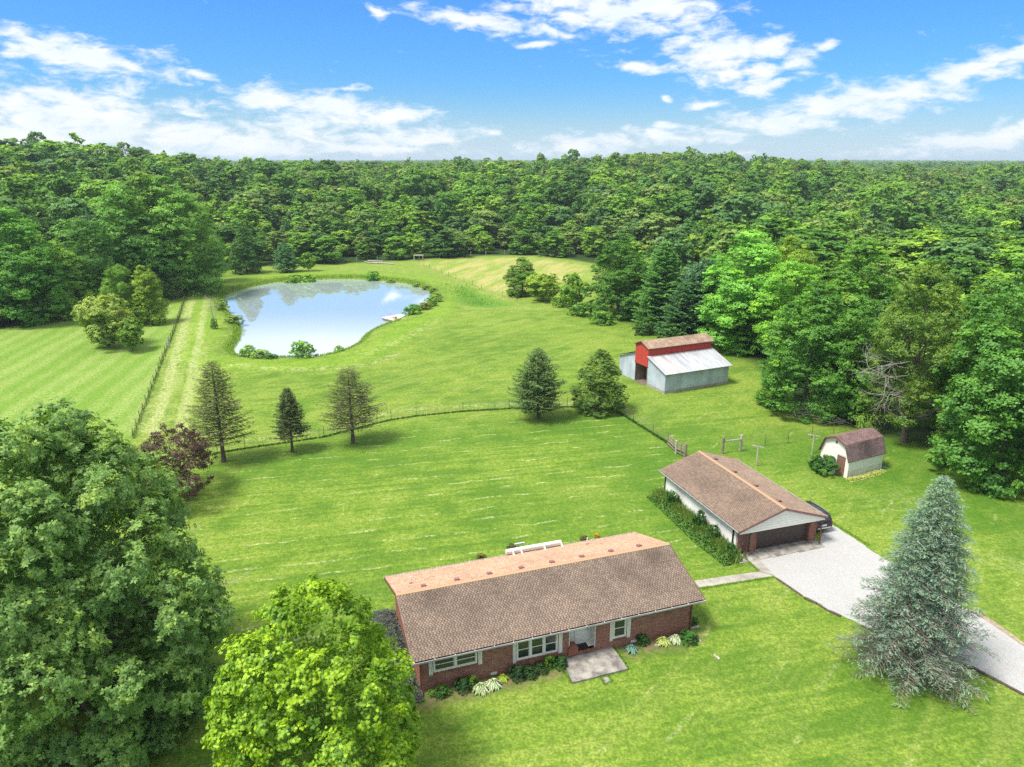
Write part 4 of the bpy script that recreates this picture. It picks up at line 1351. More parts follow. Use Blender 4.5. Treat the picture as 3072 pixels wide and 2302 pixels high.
# red upper bay
ym = (y1 + y2) / 2
q = MB()
q.hexa([(-.05, y1 - .05, 2.85), (-.01, y1 - .05, 2.85), (-.01, y2 + .05, 2.85), (-.05, y2 + .05, 2.85), (-.05, y1 - .05, ZME - .05), (-.01, y1 - .05, ZME - .05), (-.01, y2 + .05, ZME - .05), (-.05, y2 + .05, ZME - .05)])
q.hexa([(-.05, y1 - .05, ZME - .05), (-.01, y1 - .05, ZME - .05), (-.01, y2 + .05, ZME - .05), (-.05, y2 + .05, ZME - .05), (-.05, ym - .02, ZMR - .1), (-.01, ym - .02, ZMR - .1), (-.01, ym + .02, ZMR - .1), (-.05, ym + .02, ZMR - .1)])
rg_ = q.build('red_gable', M_red, barn)
for i in range(4):
    ya = y1 - .05 + (y2 - y1 + .1) * i / 4
    q = MB(); q.box(-.075, -.052, ya + .006, ya + (y2 - y1 + .1) / 4 - .006, 2.86, ZME - .12); q.build('board', M_red, rg_)
q = MB(); q.box(-.1, -.076, y1 - .08, y2 + .08, 2.8, 3.0); q.build('board', M_red, rg_)
q = MB(); q.box(-.05, BL + .02, y1 - .05, y1 - .005, ZT - .1, ZME - .02); rs_ = q.build('red_clerestory', M_red, barn)
q = MB(); q.box(-.05, BL + .02, y2 + .005, y2 + .05, ZT - .1, ZME - .02); q.build('red_clerestory', M_red, barn)
for i in range(9):
    xa = -.05 + (BL + .07) * i / 9
    q = MB(); q.box(xa + .006, xa + (BL + .07) / 9 - .006, y1 - .07, y1 - .051, ZT + .03, ZME - .06); q.build('board', M_red, rs_)
# lean-to roofs
q = MB()
q.hexa([(-.33, -.42, ZE - .06), (BL + .33, -.42, ZE - .06), (BL + .33, y1 - .08, ZT - .04), (-.33, y1 - .08, ZT - .04), (-.33, -.42, ZE - .02), (BL + .33, -.42, ZE - .02), (BL + .33, y1 - .08, ZT), (-.33, y1 - .08, ZT)])
lr = q.build('lean_to_roof', M_wood, barn)
sheet_panels(lr, ((-.34, -.45, ZE - .015), (BL + .34, -.45, ZE - .015)), ((-.34, y1 - .09, ZT + .005), (BL + .34, y1 - .09, ZT + .005)), 17, M_tin, 'roof_sheet', .012, seed=8, tintv=.09)
# rusty patches on some sheets
M_rust = mat('rusty_sheet', (0.50, 0.37, 0.31), .6, var=.2, nscale=2.5, tinted=True, col2=(0.58, 0.58, 0.60), stretch=(3, .6, 1))
for i, o_ in enumerate([c for c in lr.children]):
    if i in (1, 2, 4): o_.data.materials[0] = M_rust
q = MB()
q.hexa([(-.33, y2 + .08, ZT - .04), (BL + .33, y2 + .08, ZT - .04), (BL + .33, y3 + .42, ZE - .02), (-.33, y3 + .42, ZE - .02), (-.33, y2 + .08, ZT), (BL + .33, y2 + .08, ZT), (BL + .33, y3 + .42, ZE + .02), (-.33, y3 + .42, ZE + .02)])
q.build('lean_to_roof', mat('dark_edge_sheet', (0.12, .11, .1), .7), barn)
# centre roof
q = MB()
for (ya, za, yb, zb) in ((y1 - .38, ZME - .03, ym, ZMR), (ym, ZMR, y2 + .38, ZME - .03)):
    q.hexa([(-.34, ya, za - .09), (BL + .34, ya, za - .09), (BL + .34, yb, zb - .09), (-.34, yb, zb - .09), (-.34, ya, za - .01), (BL + .34, ya, za - .01), (BL + .34, yb, zb - .01), (-.34, yb, zb - .01)])
cr_ = q.build('roof', M_wood, barn)
shingle_slope(cr_, (-.34, y1 - .4, ZME - .03), (BL + .34, y1 - .4, ZME - .03), (-.34, ym, ZMR), (BL + .34, ym, ZMR), M_barnroof, .15, .3, seed=11, contrast=.8)
shingle_slope(cr_, (BL + .34, y2 + .4, ZME - .03), (-.34, y2 + .4, ZME - .03), (BL + .34, ym, ZMR), (-.34, ym, ZMR), M_barnroof, .15, .3, seed=12, contrast=.8)
for y in (y1 + .08, y2 - .02):
    q = MB(); q.box(-.02, .1, y - .06, y + .06, 0, 2.85); q.build('door_post', M_wood, barn)
q = MB(); q.box(-.3, BL - .2, y1 + .1, y2 - .1, 0.0, .03); q.build('dirt_floor', mat('packed_dirt', (.2, .15, .11), .95, var=.3), barn)

# ------------------------------------------------------------------ SHED
SX, SY, SYAW = 34.08, 67.73, .461
SL_, SW = 5.08, 3.5
SE, SK, SR = 2.04, 3.5, 4.03
shed = thing('garden_shed', 'small cream garden shed with dark brown gambrel roof and brown door', 'shed', (SX, SY, 0), SYAW)
ins, ox, oo = .5, .3, .13
# siding boards on the long front side and the gable end
nb = 13
q = MB(); q.box(.03, SL_ - .03, .03, SW - .03, 0, SE + .1)
q.hexa([(.03, .03, SE + .1), (SL_ - .03, .03, SE + .1), (SL_ - .03, SW - .03, SE + .1), (.03, SW - .03, SE + .1), (.03, ins, SK - .1), (SL_ - .03, ins, SK - .1), (SL_ - .03, SW - ins, SK - .1), (.03, SW - ins, SK - .1)])
q.hexa([(.03, ins, SK - .1), (SL_ - .03, ins, SK - .1), (SL_ - .03, SW - ins, SK - .1), (.03, SW - ins, SK - .1), (.03, SW / 2 - .02, SR - .1), (SL_ - .03, SW / 2 - .02, SR - .1), (SL_ - .03, SW / 2 + .02, SR - .1), (.03, SW / 2 + .02, SR - .1)])
sw = q.build('wall', M_cream, shed)
hb = SE / nb
for i in range(nb):
    q = MB(); z0_ = i * hb
    q.hexa([(0, -.018, z0_), (SL_, -.018, z0_), (SL_, .03, z0_), (0, .03, z0_), (0, 0, z0_ + hb), (SL_, 0, z0_ + hb), (SL_, .03, z0_ + hb), (0, .03, z0_ + hb)])
    o_ = q.build('siding_board', mat('mildewed_cream', (.66, .64, .52), .6, var=.14, nscale=.8) if i < 5 else M_cream, sw)


def shed_half(z):
    if z < SE: return 0.0
    if z < SK: return (z - SE) / (SK - SE) * ins
    return ins + (z - SK) / (SR - SK) * (SW / 2 - ins)


nb2 = int((SR - .1) / hb)
for i in range(nb2):
    z0_, z1_ = i * hb, (i + 1) * hb
    a0_, a1_ = shed_half(z0_), shed_half(z1_)
    segs = [(a0_, SW - a0_, a1_, SW - a1_)]
    if z0_ < 2.05: segs = [(a0_, .45, a1_, .45), (1.40, SW - a0_, 1.40, SW - a1_)]
    q = MB()
    for (l0, r0, l1, r1) in segs:
        q.hexa([(-.018, l0, z0_), (.03, l0, z0_), (.03, r0, z0_), (-.018, r0, z0_), (0, l1, z1_), (.03, l1, z1_), (.03, r1, z1_), (0, r1, z1_)])
    q.build('siding_board', M_cream, sw)
q = MB(); q.box(-.025, .02, .5, 1.35, .05, 2.0); dd_ = q.build('door', mat('shed_door_paint', (.25, .13, .10), .6), shed)
q = MB(); q.box(-.045, .02, .43, .5, 0, 2.07); q.box(-.045, .02, 1.35, 1.42, 0, 2.07); q.box(-.045, .02, .5, 1.35, 2.0, 2.07); q.build('door_frame', M_brown, shed)
q = MB(); q.cyl(-.06, 1.25, 1.0, 1.05, .03); q.build('handle', M_gutter, dd_)
q = MB(); q.box(-.04, .0, SW / 2 - .12, SW / 2 + .12, 3.2, 3.5); q.build('gable_vent', M_brown, shed)
q = MB(); q.box(-.04, 0.0, -.022, .07, 0, SE); q.box(SL_ - .07, SL_ + .01, -.03, -.018, 0, SE); q.build('corner_board', M_cream, shed)
# roof: four slopes
pl = [(-oo, SE - .18), (ins, SK), (SW / 2, SR), (SW - ins, SK), (SW + oo, SE - .18)]
q = MB()
for (ya, za), (yb, zb) in zip(pl, pl[1:]):
    q.hexa([(-ox, ya, za - .07), (SL_ + ox, ya, za - .07), (SL_ + ox, yb, zb - .07), (-ox, yb, zb - .07), (-ox, ya, za - .01), (SL_ + ox, ya, za - .01), (SL_ + ox, yb, zb - .01), (-ox, yb, zb - .01)])
sr_ = q.build('roof', M_brown, shed)
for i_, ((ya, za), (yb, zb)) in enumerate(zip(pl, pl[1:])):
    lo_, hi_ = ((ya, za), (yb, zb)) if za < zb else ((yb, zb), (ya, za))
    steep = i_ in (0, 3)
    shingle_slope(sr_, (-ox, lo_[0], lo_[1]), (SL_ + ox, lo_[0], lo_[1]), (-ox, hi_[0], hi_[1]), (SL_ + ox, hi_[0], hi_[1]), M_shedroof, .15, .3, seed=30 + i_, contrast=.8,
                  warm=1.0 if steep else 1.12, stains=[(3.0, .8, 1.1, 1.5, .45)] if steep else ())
# the flatter upper slopes are paler; same tab geometry with a lighter blend
q = MB()
for (ya, za), (yb, zb) in zip(pl, pl[1:]):
    q.hexa([(-ox - .03, ya, za - .12), (-ox, ya, za - .12), (-ox, yb, zb - .12), (-ox - .03, yb, zb - .12), (-ox - .03, ya, za + .01), (-ox, ya, za + .01), (-ox, yb, zb + .01), (-ox - .03, yb, zb + .01)])
q.build('rake_board', M_brown, shed)

# ------------------------------------------------------------------ foliage builders
def unit(a):
    return a / (np.linalg.norm(a, axis=1, keepdims=True) + 1e-9)


def leaves(name, P, N, size, mt, v, parent=None, aspect=.62, seed=1, kind=None, fold=.18, D=None):
    """rhombic leaves at P facing N; D optional length direction"""
    r = np.random.default_rng(seed)
    n = len(P)
    size = np.broadcast_to(size, (n,)).astype(float)
    N = unit(N)
    if D is None: D = r.normal(size=(n, 3))
    D = unit(D - N * (D * N).sum(1, keepdims=True))
    S = np.cross(N, D)
    s = size[:, None]
    V = np.empty((n, 4, 3))
    V[:, 0] = P - D * s * .5
    V[:, 1] = P + S * s * aspect * .5 - N * s * fold
    V[:, 2] = P + D * s * .5 - N * s * fold * .5
    V[:, 3] = P - S * s * aspect * .5 - N * s * fold
    F = np.arange(n * 4).reshape(n, 4)
    return np_mesh(name, V.reshape(-1, 3), F, mt, parent, {'v': ('FACE', 'FLOAT', v)}, kind)


PROFILES = {
    'round': lambda t: np.sqrt(np.clip(1 - (2 * t - 1)**2, 0, 1))**.9,
    'oval': lambda t: np.clip(np.sin(pi * np.clip(t, 0, 1)**.85), 0, 1)**.6,
    'egg': lambda t: np.clip(np.sin(pi * np.clip(t * .92 + .08, 0, 1)**.62), 0, 1)**.75,
    'cone': lambda t: np.clip((1 - t)**.75 * np.clip(t * 7, 0, 1), 0, 1),
    'spread': lambda t: np.clip(np.sin(pi * np.clip(t, 0, 1)**1.35), 0, 1)**.55,
    'full': lambda t: np.clip(1 - np.clip(t, 0, 1)**2.3, 0, 1)**.62 * (.74 + .58 * np.minimum(t, .45)),
    'dome': lambda t: np.sqrt(np.clip(1 - t**2.2, 0, 1)) * np.clip(.75 + t * 2, 0, 1),
}


def crown_points(seed, H, R, base, profile, n_lobe, n_leaf, lobe_r, irregular=.18, fill=.16, flat=.92, twig=26):
    """returns leaf positions, normals, v, lobe centres"""
    r = np.random.default_rng(seed)
    pf = PROFILES[profile]
    ch = H - base
    cs, rs = [], []
    ph = r.uniform(0, 6.28, 6)
    tries = 0
    while len(cs) < n_lobe and tries < 9000:
        tries += 1
        t_ = r.uniform(.02, .97); th = r.uniform(0, 2 * pi)
        env = R * pf(np.array([t_]))[0] * (1 + irregular * (sin(2 * th + ph[0] + 3 * t_) * .5 + sin(3 * th + ph[1] - 5 * t_) * .4 + sin(5 * th + ph[2] + 7 * t_) * .3))
        if r.uniform() > (env / R)**.8 + .08: continue
        lr_ = lobe_r * R * r.uniform(.6, 1.35)
        rad = max(0, env - lr_ * .75) * (r.uniform(.45, 1.0)**.35)
        c_ = np.array([cos(th) * rad, sin(th) * rad, base + t_ * ch])
        c_[2] = min(c_[2], H - lr_ * flat * .9)
        if cs:
            dd = np.linalg.norm(np.array(cs) - c_, axis=1)
            if (dd < lr_ * .72).any(): continue
        cs.append(c_); rs.append(lr_)
    cs, rs = np.array(cs), np.array(rs)
    wts = rs**2 / (rs**2).sum()
    P, N, V = [], [], []
    cc = np.array([0, 0, base + ch * .45])
    for c_, lr_, w_ in zip(cs, rs, wts):
        m = int(n_leaf * (1 - fill) * w_)
        if m < 4: continue
        nt = max(4, m // twig)
        outd = c_ - cc; outd = outd / (np.linalg.norm(outd) + 1e-6)
        d = r.normal(size=(nt * 2, 3)); d = unit(d)
        score = d @ outd + d[:, 2] * .55 + r.uniform(-.7, .7, nt * 2)
        d = d[np.argsort(-score)[:nt]]
        tp = c_ + d * lr_ * r.uniform(.72, 1.08, (nt, 1)) * np.array([1, 1, flat])
        lv = r.normal(0, .13)
        tv = r.normal(0, .12, nt)
        k_ = r.integers(0, nt, m)
        p_ = tp[k_] + r.normal(size=(m, 3)) * lr_ * np.array([.14, .14, .10])
        nn = d[k_] * 1.0 + np.array([0, 0, .45]) + r.normal(size=(m, 3)) * .36
        P.append(p_); N.append(nn)
        V.append(.46 + lv + tv[k_] + r.normal(0, .13, m))
    m = int(n_leaf * fill)
    k_ = r.integers(0, len(cs), m)
    p_ = cc + (cs[k_] - cc) * r.uniform(.25, .95, (m, 1)) + r.normal(size=(m, 3)) * R * .07
    P.append(p_); N.append(r.normal(size=(m, 3)) + np.array([0, 0, .6])); V.append(np.full(m, .2) + r.normal(0, .08, m))  # inner fill leaves painted darker, standing for shade inside the crown
    return np.concatenate(P), np.concatenate(N), np.clip(np.concatenate(V), 0, 1), cs


def limbs(mb, cs, base, tr, rnd, n=16, trunk_top=None, lean=(0, 0), sides=6):
    """tapered trunk plus limbs reaching to lobe centres"""
    zt = trunk_top or (cs[:, 2].max() * .8)
    pts = []
    for i in range(7):
        t_ = i / 6
        pts.append((lean[0] * t_ + .12 * sin(t_ * 5) * tr * 2, lean[1] * t_ + .1 * cos(t_ * 4) * tr * 2, -.3 + (zt + .3) * t_))
    rr = [tr * (1.35 if i == 0 else 1 - .85 * i / 6) for i in range(7)]
    mb.tube(pts, rr, max(sides, 8))
    idx = rnd.permutation(len(cs))[:n]
    for i in idx:
        c_ = cs[i]
        z0_ = max(base * .75, min(c_[2] * .62, zt * .85))
        k_ = z0_ / zt
        s_ = Vector((lean[0] * k_, lean[1] * k_, z0_)); e_ = Vector(c_)
        mid_ = s_.lerp(e_, .5) + Vector((0, 0, -abs(e_.z - s_.z) * .12 + .2)) + Vector(tuple(rnd.normal(0, .15, 3)))
        r0 = tr * (1 - .75 * k_) * .5
        mb.tube([s_, s_.lerp(mid_, .5) + Vector(tuple(rnd.normal(0, .08, 3))), mid_, mid_.lerp(e_, .5) + Vector(tuple(rnd.normal(0, .15, 3))), e_], [r0, r0 * .8, r0 * .6, r0 * .4, r0 * .15], sides, cap=False)


def pix_tree(bx, by, ty, w):
    """location, height and crown radius of a tree measured as base x/y, top y and width"""
    x, y = G(bx, by)
    z = terrain1(x, y)
    for _ in range(4):
        x, y = G(bx, by, z); z = terrain1(x, y)
    rr = ray(bx, ty)
    top = CAM_H + rr[2] * (y / rr[1])
    depth = math.hypot(y, CAM_H - z)
    return (x, y, z), max(1.0, top - z), w * DS / FPX * depth / 2


VAR = []


def make_variant(i, profile, seed, H=20., R=5.2, base=3.0, n_lobe=34, n_leaf=18000, lobe_r=.30, leaf=.46, **kw):
    P, N, V, cs = crown_points(seed, H, R, base, profile, n_lobe, n_leaf, lobe_r, **kw)
    s = np.random.default_rng(seed).uniform(.7, 1.3, len(P)) * leaf
    o_ = leaves('crown', P, N, s, M_leaf, V, None, seed=seed, aspect=.78)
    mb = MB(); limbs(mb, cs, max(base, .3), .015 * H, np.random.default_rng(seed), 10, sides=5)
    tk = mb.build('trunk', M_bark, None)
    VAR.append(dict(crown=o_.data, trunk=tk.data, H=H, R=R))
    bpy.data.objects.remove(o_); bpy.data.objects.remove(tk)


make_variant(0, 'egg', 101, base=.8)
make_variant(1, 'round', 102, base=1.0, lobe_r=.26, n_lobe=44)
make_variant(2, 'oval', 103, base=.8, lobe_r=.25, n_lobe=48)
make_variant(3, 'full', 104, base=1.0, lobe_r=.33, n_lobe=34, irregular=.26)
make_variant(4, 'spread', 105, base=1.0, lobe_r=.30, n_lobe=40, irregular=.28)
make_variant(5, 'egg', 106, base=.6, lobe_r=.21, n_lobe=64, irregular=.25)
make_variant(6, 'oval', 107, base=.6, lobe_r=.36, n_lobe=28, irregular=.3, fill=.1)
make_variant(7, 'full', 108, base=.8, lobe_r=.24, n_lobe=56, irregular=.2, flat=.75)
# finer variants for trees nearer to the camera
make_variant(8, 'full', 201, base=-.7, lobe_r=.22, n_lobe=110, n_leaf=80000, leaf=.205, R=5.6, irregular=.2)
make_variant(9, 'full', 202, base=-.7, lobe_r=.2, n_lobe=130, n_leaf=80000, leaf=.205, R=5.6, irregular=.24)
make_variant(10, 'oval', 203, base=.2, lobe_r=.25, n_lobe=80, n_leaf=60000, leaf=.205, irregular=.26, R=5.6)
# small trees and shrubs
make_variant(11, 'round', 301, H=5., R=2.4, base=.7, n_lobe=44, n_leaf=20000, leaf=.16, lobe_r=.3, irregular=.25)
make_variant(12, 'dome', 302, H=2., R=1.3, base=.1, n_lobe=26, n_leaf=5200, leaf=.12, lobe_r=.34)
make_variant(13, 'oval', 303, H=5., R=1.9, base=.9, n_lobe=40, n_leaf=15000, leaf=.16, lobe_r=.3, irregular=.3)
make_variant(14, 'egg', 304, base=-.4, lobe_r=.2, n_lobe=130, n_leaf=70000, leaf=.205, R=5.6, irregular=.1)

DK = (.080, .190, .032); MD = (.14, .30, .038); LT = (.22, .40, .044); YG = (.31, .46, .045); GG = (.18, .28, .075); BG = (.08, .18, .09); LM = (.2, .36, .02)


def put(name, label, cat, loc, H, R, var, col, group=None, bark=None, rz=None, trunk=True):
    v = VAR[var]
    r = thing(name, label, cat, loc, random.uniform(0, 6.28) if rz is None else rz, group)
    c_ = bpy.data.objects.new('crown', v['crown']); COL.objects.link(c_); c_.parent = r
    sx = R / v['R'] * random.uniform(.96, 1.04)
    c_.scale = (sx, sx, H / v['H'])
    j = random.uniform(.92, 1.08)
    c_.color = (col[0] * j, col[1] * j, col[2] * j, 1)
    if trunk:
        t_ = bpy.data.objects.new('trunk', v['trunk']); COL.objects.link(t_); t_.parent = r
        t_.scale = (sx, sx, H / v['H'])
    return r


def T(bx, by, ty, w, var, col, label, name='broadleaf_tree', cat='tree', group=None):
    loc, H, R = pix_tree(bx, by, ty, w)
    if col not in (DK, MD, LT, YG, GG): col = (2.6 * col[0], 2.5 * col[1], 1.5 * col[2])
    return put(name, label, cat, loc, H, R, var, col, group)


# ---- conifers
def conifer(name, label, loc, H, R, col, seed=1, n_br=220, dens=lambda t_: 1.0, shape=lambda t_: (1 - t_)**.8, droop=.25, base=.8, needle=.32, tw=11, tr=.22, rise=.1, wide=.22, cat='conifer', bark=None, dense_twig=1):
    r = np.random.default_rng(seed)
    root = thing(name, label, cat, loc, r.uniform(0, 6.28))
    mb = MB()
    lean = r.normal(0, .012 * H, 2)
    ax_ = lambda t_: Vector((lean[0] * t_**2, lean[1] * t_**2, H * t_))
    mb.tube([ax_(t_) - Vector((0, 0, .2 if t_ == 0 else 0)) for t_ in np.linspace(0, .99, 10)], [tr * (1.3 if i == 0 else (1 - i / 9.3)) for i in range(10)], 8)
    tk = mb.build('trunk', bark or M_bark, root)
    bm_ = MB()
    P, N, D, S, V = [], [], [], [], []
    t0 = base / H
    for i in range(n_br):
        t_ = t0 + (1 - t0) * (max(0., i + r.uniform(-.4, .4)) / n_br)**.93
        t_ = min(max(t_, t0), .985)
        th = i * 2.39996 + r.uniform(-.35, .35)
        L = R * shape(min(.995, max(0., (t_ - t0) / (1 - t0)))) * r.uniform(.62, 1.15) + .12
        o0 = ax_(t_)
        dh = Vector((cos(th), sin(th), 0))
        pts = []
        for k_ in range(5):
            s_ = k_ / 4
            pts.append(o0 + dh * L * s_ + Vector((0, 0, L * (rise * s_ - droop * s_ * s_ + .10 * s_**4 * (1 if droop > 0 else 0)))))
        rb = max(.012, tr * .22 * (1 - t_) + .01)
        bm_.tube(pts, [rb, rb * .8, rb * .6, rb * .4, rb * .15], 3, cap=False)
        dn = dens((t_ - t0) / (1 - t0))
        nt = max(3, int(tw * L / R * 1.6))
        side = Vector((-sin(th), cos(th), 0))
        for k_ in range(nt):
            s_ = .22 + .78 * (k_ + r.uniform(0, 1)) / nt
            f = s_ * 4; a = int(min(3, f)); p_ = pts[a].lerp(pts[a + 1], f - a)
            sg = 1 if k_ % 2 else -1
            tl_ = L * .42 * (1.15 - s_) * r.uniform(.6, 1.2) + .1
            dirv = (side * sg * 1.0 + dh * .75 + Vector((0, 0, r.uniform(-.28, .08)))).normalized()
            e_ = p_ + dirv * tl_
            if dense_twig and L > .5: bm_.tube([p_, e_], [.010 + rb * .15, .004], 3, cap=False)
            m = int(round((tl_ / needle * 2.6 + 1) * (1.0 if r.uniform() < dn else .12 * r.uniform() * 2)))
            for q_ in range(m):
                u_ = r.uniform(.15, 1.05)
                P.append(p_ + dirv * tl_ * u_ + Vector(tuple(r.normal(0, .035, 3)))); D.append(dirv + Vector(tuple(r.normal(0, .35, 3)))); N.append((r.normal(0, .35), r.normal(0, .35), 1)); S.append(needle * r.uniform(.7, 1.3)); V.append(.3 + .32 * s_ + r.normal(0, .12))
        for q_ in range(int(3 * (1 if r.uniform() < dn else 0))):
            P.append(pts[4] + Vector(tuple(r.normal(0, .06, 3)))); D.append(dh + Vector(tuple(r.normal(0, .3, 3)))); N.append((r.normal(0, .3), r.normal(0, .3), 1)); S.append(needle * r.uniform(.7, 1.3)); V.append(.75)
    bm_.build('branches', bark or M_twig, root)
    if P:
        nd = leaves('needles', np.array([tuple(p_) for p_ in P]), np.array(N), np.array(S), M_leaf, np.clip(V, 0, 1), root, aspect=wide, seed=seed, D=np.array([tuple(d_) for d_ in D]))
        nd.color = (*col, 1)
    return root


def CT(bx, by, ty, w, name, label, col, **kw):
    loc, H, R = pix_tree(bx, by, ty, w)
    return conifer(name, label, loc, H, R, col, **kw)


# blue spruce by the drive
CT(1962, 1445, 1026, 285, 'blue_spruce', 'tall silvery blue spruce with thin bare lower branches beside the gravel drive', (.22, .36, .27), seed=41, n_br=470,
   bark=M_twigpale, dens=lambda t_: .26 + .74 * min(1, max(0, (t_ - .2) * 2.0)), shape=lambda t_: (1 - t_)**.72 * (.86 + .14 * min(1, t_ * 6)), droop=.34, rise=.12, base=.5, needle=.22, tw=18, tr=.22, wide=.26)
# four thinning conifers at the fence
thin = dict(droop=.16, rise=.34)
CT(484, 998, 780, 148, 'thinning_conifer', 'tallest thinning conifer, leaning, leftmost in the row along the yard fence', (.16, .21, .065), seed=51, n_br=210, dens=lambda t_: 1 if t_ > .7 else .25 + .4 * t_, shape=lambda t_: (1 - t_)**.62 * (.8 + .2 * min(1, t_ * 4)), base=2.0, needle=.24, tw=13, tr=.24, wide=.3, **thin)
CT(632, 976, 838, 82, 'thinning_conifer', 'smallest narrow conifer, second in the row along the yard fence', (.075, .12, .04), seed=52, n_br=200, dens=lambda t_: .40 + .6 * t_, shape=lambda t_: (1 - t_)**.7 * .95, base=1.6, needle=.24, tw=12, tr=.17, wide=.3, **thin)
CT(763, 957, 798, 152, 'thinning_conifer', 'sparse brownish conifer with bare spreading branches, third along the yard fence', (.15, .19, .06), seed=53, n_br=190, dens=lambda t_: 1 if t_ > .8 else .2 + .35 * t_, shape=lambda t_: (1 - t_)**.55 * (.85 + .15 * min(1, t_ * 4)), base=1.5, needle=.22, tw=13, tr=.22, wide=.3, **thin)
CT(1163, 905, 753, 142, 'green_pine', 'full dark green conifer at the fence beside a round leafy tree', (.11, .21, .06), seed=54, n_br=230, dens=lambda t_: .7 if t_ > .2 else .4, shape=lambda t_: (1 - t_)**.6 * (.78 + .22 * min(1, t_ * 4)), base=.8, needle=.30, tw=14, tr=.24, wide=.34, **thin)
# far conifers
CT(620, 588, 525, 66, 'small_pine', 'small bluish green pine on the bank behind the pond', (.09, .24, .08), seed=55, n_br=150, shape=lambda t_: (1 - t_)**.55, base=.3, needle=.5, tw=9, wide=.4, droop=.0, rise=.25)
CT(1512, 728, 558, 170, 'blue_green_pine', 'broad blue green pine at the wood edge left of the silver maple', (.09, .22, .11), seed=56, n_br=330, shape=lambda t_: (1 - t_)**.5, base=.8, needle=.5, tw=13, wide=.42, droop=.05, rise=.12)
CT(1425, 712, 522, 120, 'white_pine', 'tall light green pine at the wood edge beside the dark oval tree', (.12, .30, .06), seed=57, n_br=300, shape=lambda t_: (1 - t_)**.5, base=.8, needle=.5, tw=12, wide=.45, droop=.0, rise=.2)
CT(1475, 735, 610, 110, 'white_pine', 'lower dark green pine boughs at the wood edge left of the barn', (.07, .19, .055), seed=58, n_br=200, shape=lambda t_: (1 - t_)**.45, base=.3, needle=.5, tw=11, wide=.45, droop=.05, rise=.15)

# ---- bottom-left oak
loc, H, R = pix_tree(150, 1540, 885, 690)
oak = thing('oak_tree', 'huge green oak filling the lower left corner of the view', 'tree', loc)
P, N, V, cs = crown_points(71, H * .985, R, .3, 'full', 170, 50000, .165, irregular=.20, fill=.12, flat=.85, twig=12)
r_ = np.random.default_rng(5)
# rosettes: leaves point outwards from the twig tips
k9 = 7
Nu = unit(N); A_ = unit(np.cross(Nu, r_.normal(size=N.shape))); B_ = np.cross(Nu, A_)
th9 = (np.arange(k9) * 2 * pi / k9)[None] + r_.uniform(-.35, .35, (len(P), k9))
rad_ = A_[:, None] * np.cos(th9)[..., None] + B_[:, None] * np.sin(th9)[..., None]
tilt9 = r_.uniform(.05, .6, (len(P), k9, 1))
D9 = rad_ - Nu[:, None] * tilt9 * .8
ln9 = r_.uniform(.15, .27, (len(P), k9, 1))
P9 = (P[:, None] + D9 * ln9 * .55).reshape(-1, 3)
N9 = (Nu[:, None] + rad_ * tilt9 + r_.normal(0, .12, D9.shape)).reshape(-1, 3)
V9 = np.clip(np.repeat(V, k9) + r_.normal(0, .08, len(P9)), 0, 1)
o_ = leaves('crown', P9, N9, ln9.ravel(), M_leaf, V9, oak, aspect=.46, seed=6, fold=.08, D=D9.reshape(-1, 3))
o_.color = (.20, .345, .080, 1)
mb = MB(); limbs(mb, cs, 3.0, .42, np.random.default_rng(3), 30, sides=7); mb.build('trunk', M_bark, oak)
# dead twigs showing in a gap of the oak
def dead_branch(mb, p, d, L, r0, rnd, depth=0, spread=.7):
    d = d.normalized(); pts = [p]; q = p
    for k_ in range(4):
        q = q + (d + Vector(tuple(rnd.normal(0, .14, 3)))) * L / 4; pts.append(q)
    mb.tube(pts, [r0, r0 * .85, r0 * .7, r0 * .5, r0 * .25], 4, cap=False)
    if depth < 3:
        for k_ in range(4 if depth < 2 else 3):
            s_ = pts[1 + k_ % 4]
            dead_branch(mb, s_, d + Vector(tuple(rnd.normal(0, spread, 3))), L * rnd.uniform(.4, .62), r0 * .5, rnd, depth + 1, spread)


rd = np.random.default_rng(77)
mb = MB()
for k_ in range(7):
    a = rd.uniform(0, 6.28)
    dead_branch(mb, Vector((cos(a) * 1.0, sin(a) * 1.0, H * .35)), Vector((cos(a) , sin(a), .15)), R * .6, .06, rd)
mb.build('dead_limbs', M_woodgrey, oak)

# ---- bright foreground maple with real leaf shapes
loc, H, R = pix_tree(703, 1700, 1262, 430)
H *= .98
maple = thing('maple_tree', 'bright yellow green young maple in front of the left end of the house', 'tree', loc)
P, N, V, cs = crown_points(83, H, R, .2, 'full', 190, 46000, .155, irregular=.14, fill=.12, flat=.8, twig=22)
V = np.clip(V * 1.35 - .22, 0, 1)
ang = np.array([90, 64, 42, 20, -2, -55, -90, -125, 182, 160, 138, 116]) * pi / 180
rad = np.array([.62, .30, .54, .27, .52, .33, .16, .33, .52, .27, .54, .30])
LP = np.stack([np.cos(ang) * rad, np.sin(ang) * rad], 1)
rm = np.random.default_rng(8)


def lobed(P, N, size, V, name, parent, kind=None):
    n = len(P)
    N = unit(N); D = rm.normal(size=(n, 3)) + np.array([0, 0, -.6]); D = unit(D - N * (D * N).sum(1, keepdims=True)); S = np.cross(N, D)
    k_ = len(LP)
    VV = np.empty((n, k_ + 1, 3)); VV[:, 0] = P
    for i, (a, b_) in enumerate(LP):
        VV[:, i + 1] = P + (S * a + D * b_) * size[:, None] - N * (size[:, None] * .16 * (abs(a) + abs(b_)))
    idx = np.arange(n)[:, None] * (k_ + 1)
    tris = np.array([[0, i + 1, (i + 1) % k_ + 1] for i in range(k_)])
    F = (idx[:, :, None] + tris[None]).reshape(-1, 3)
    return np_mesh(name, VV.reshape(-1, 3), F, M_leaf, parent, {'v': ('FACE', 'FLOAT', np.repeat(V, k_))}, kind)


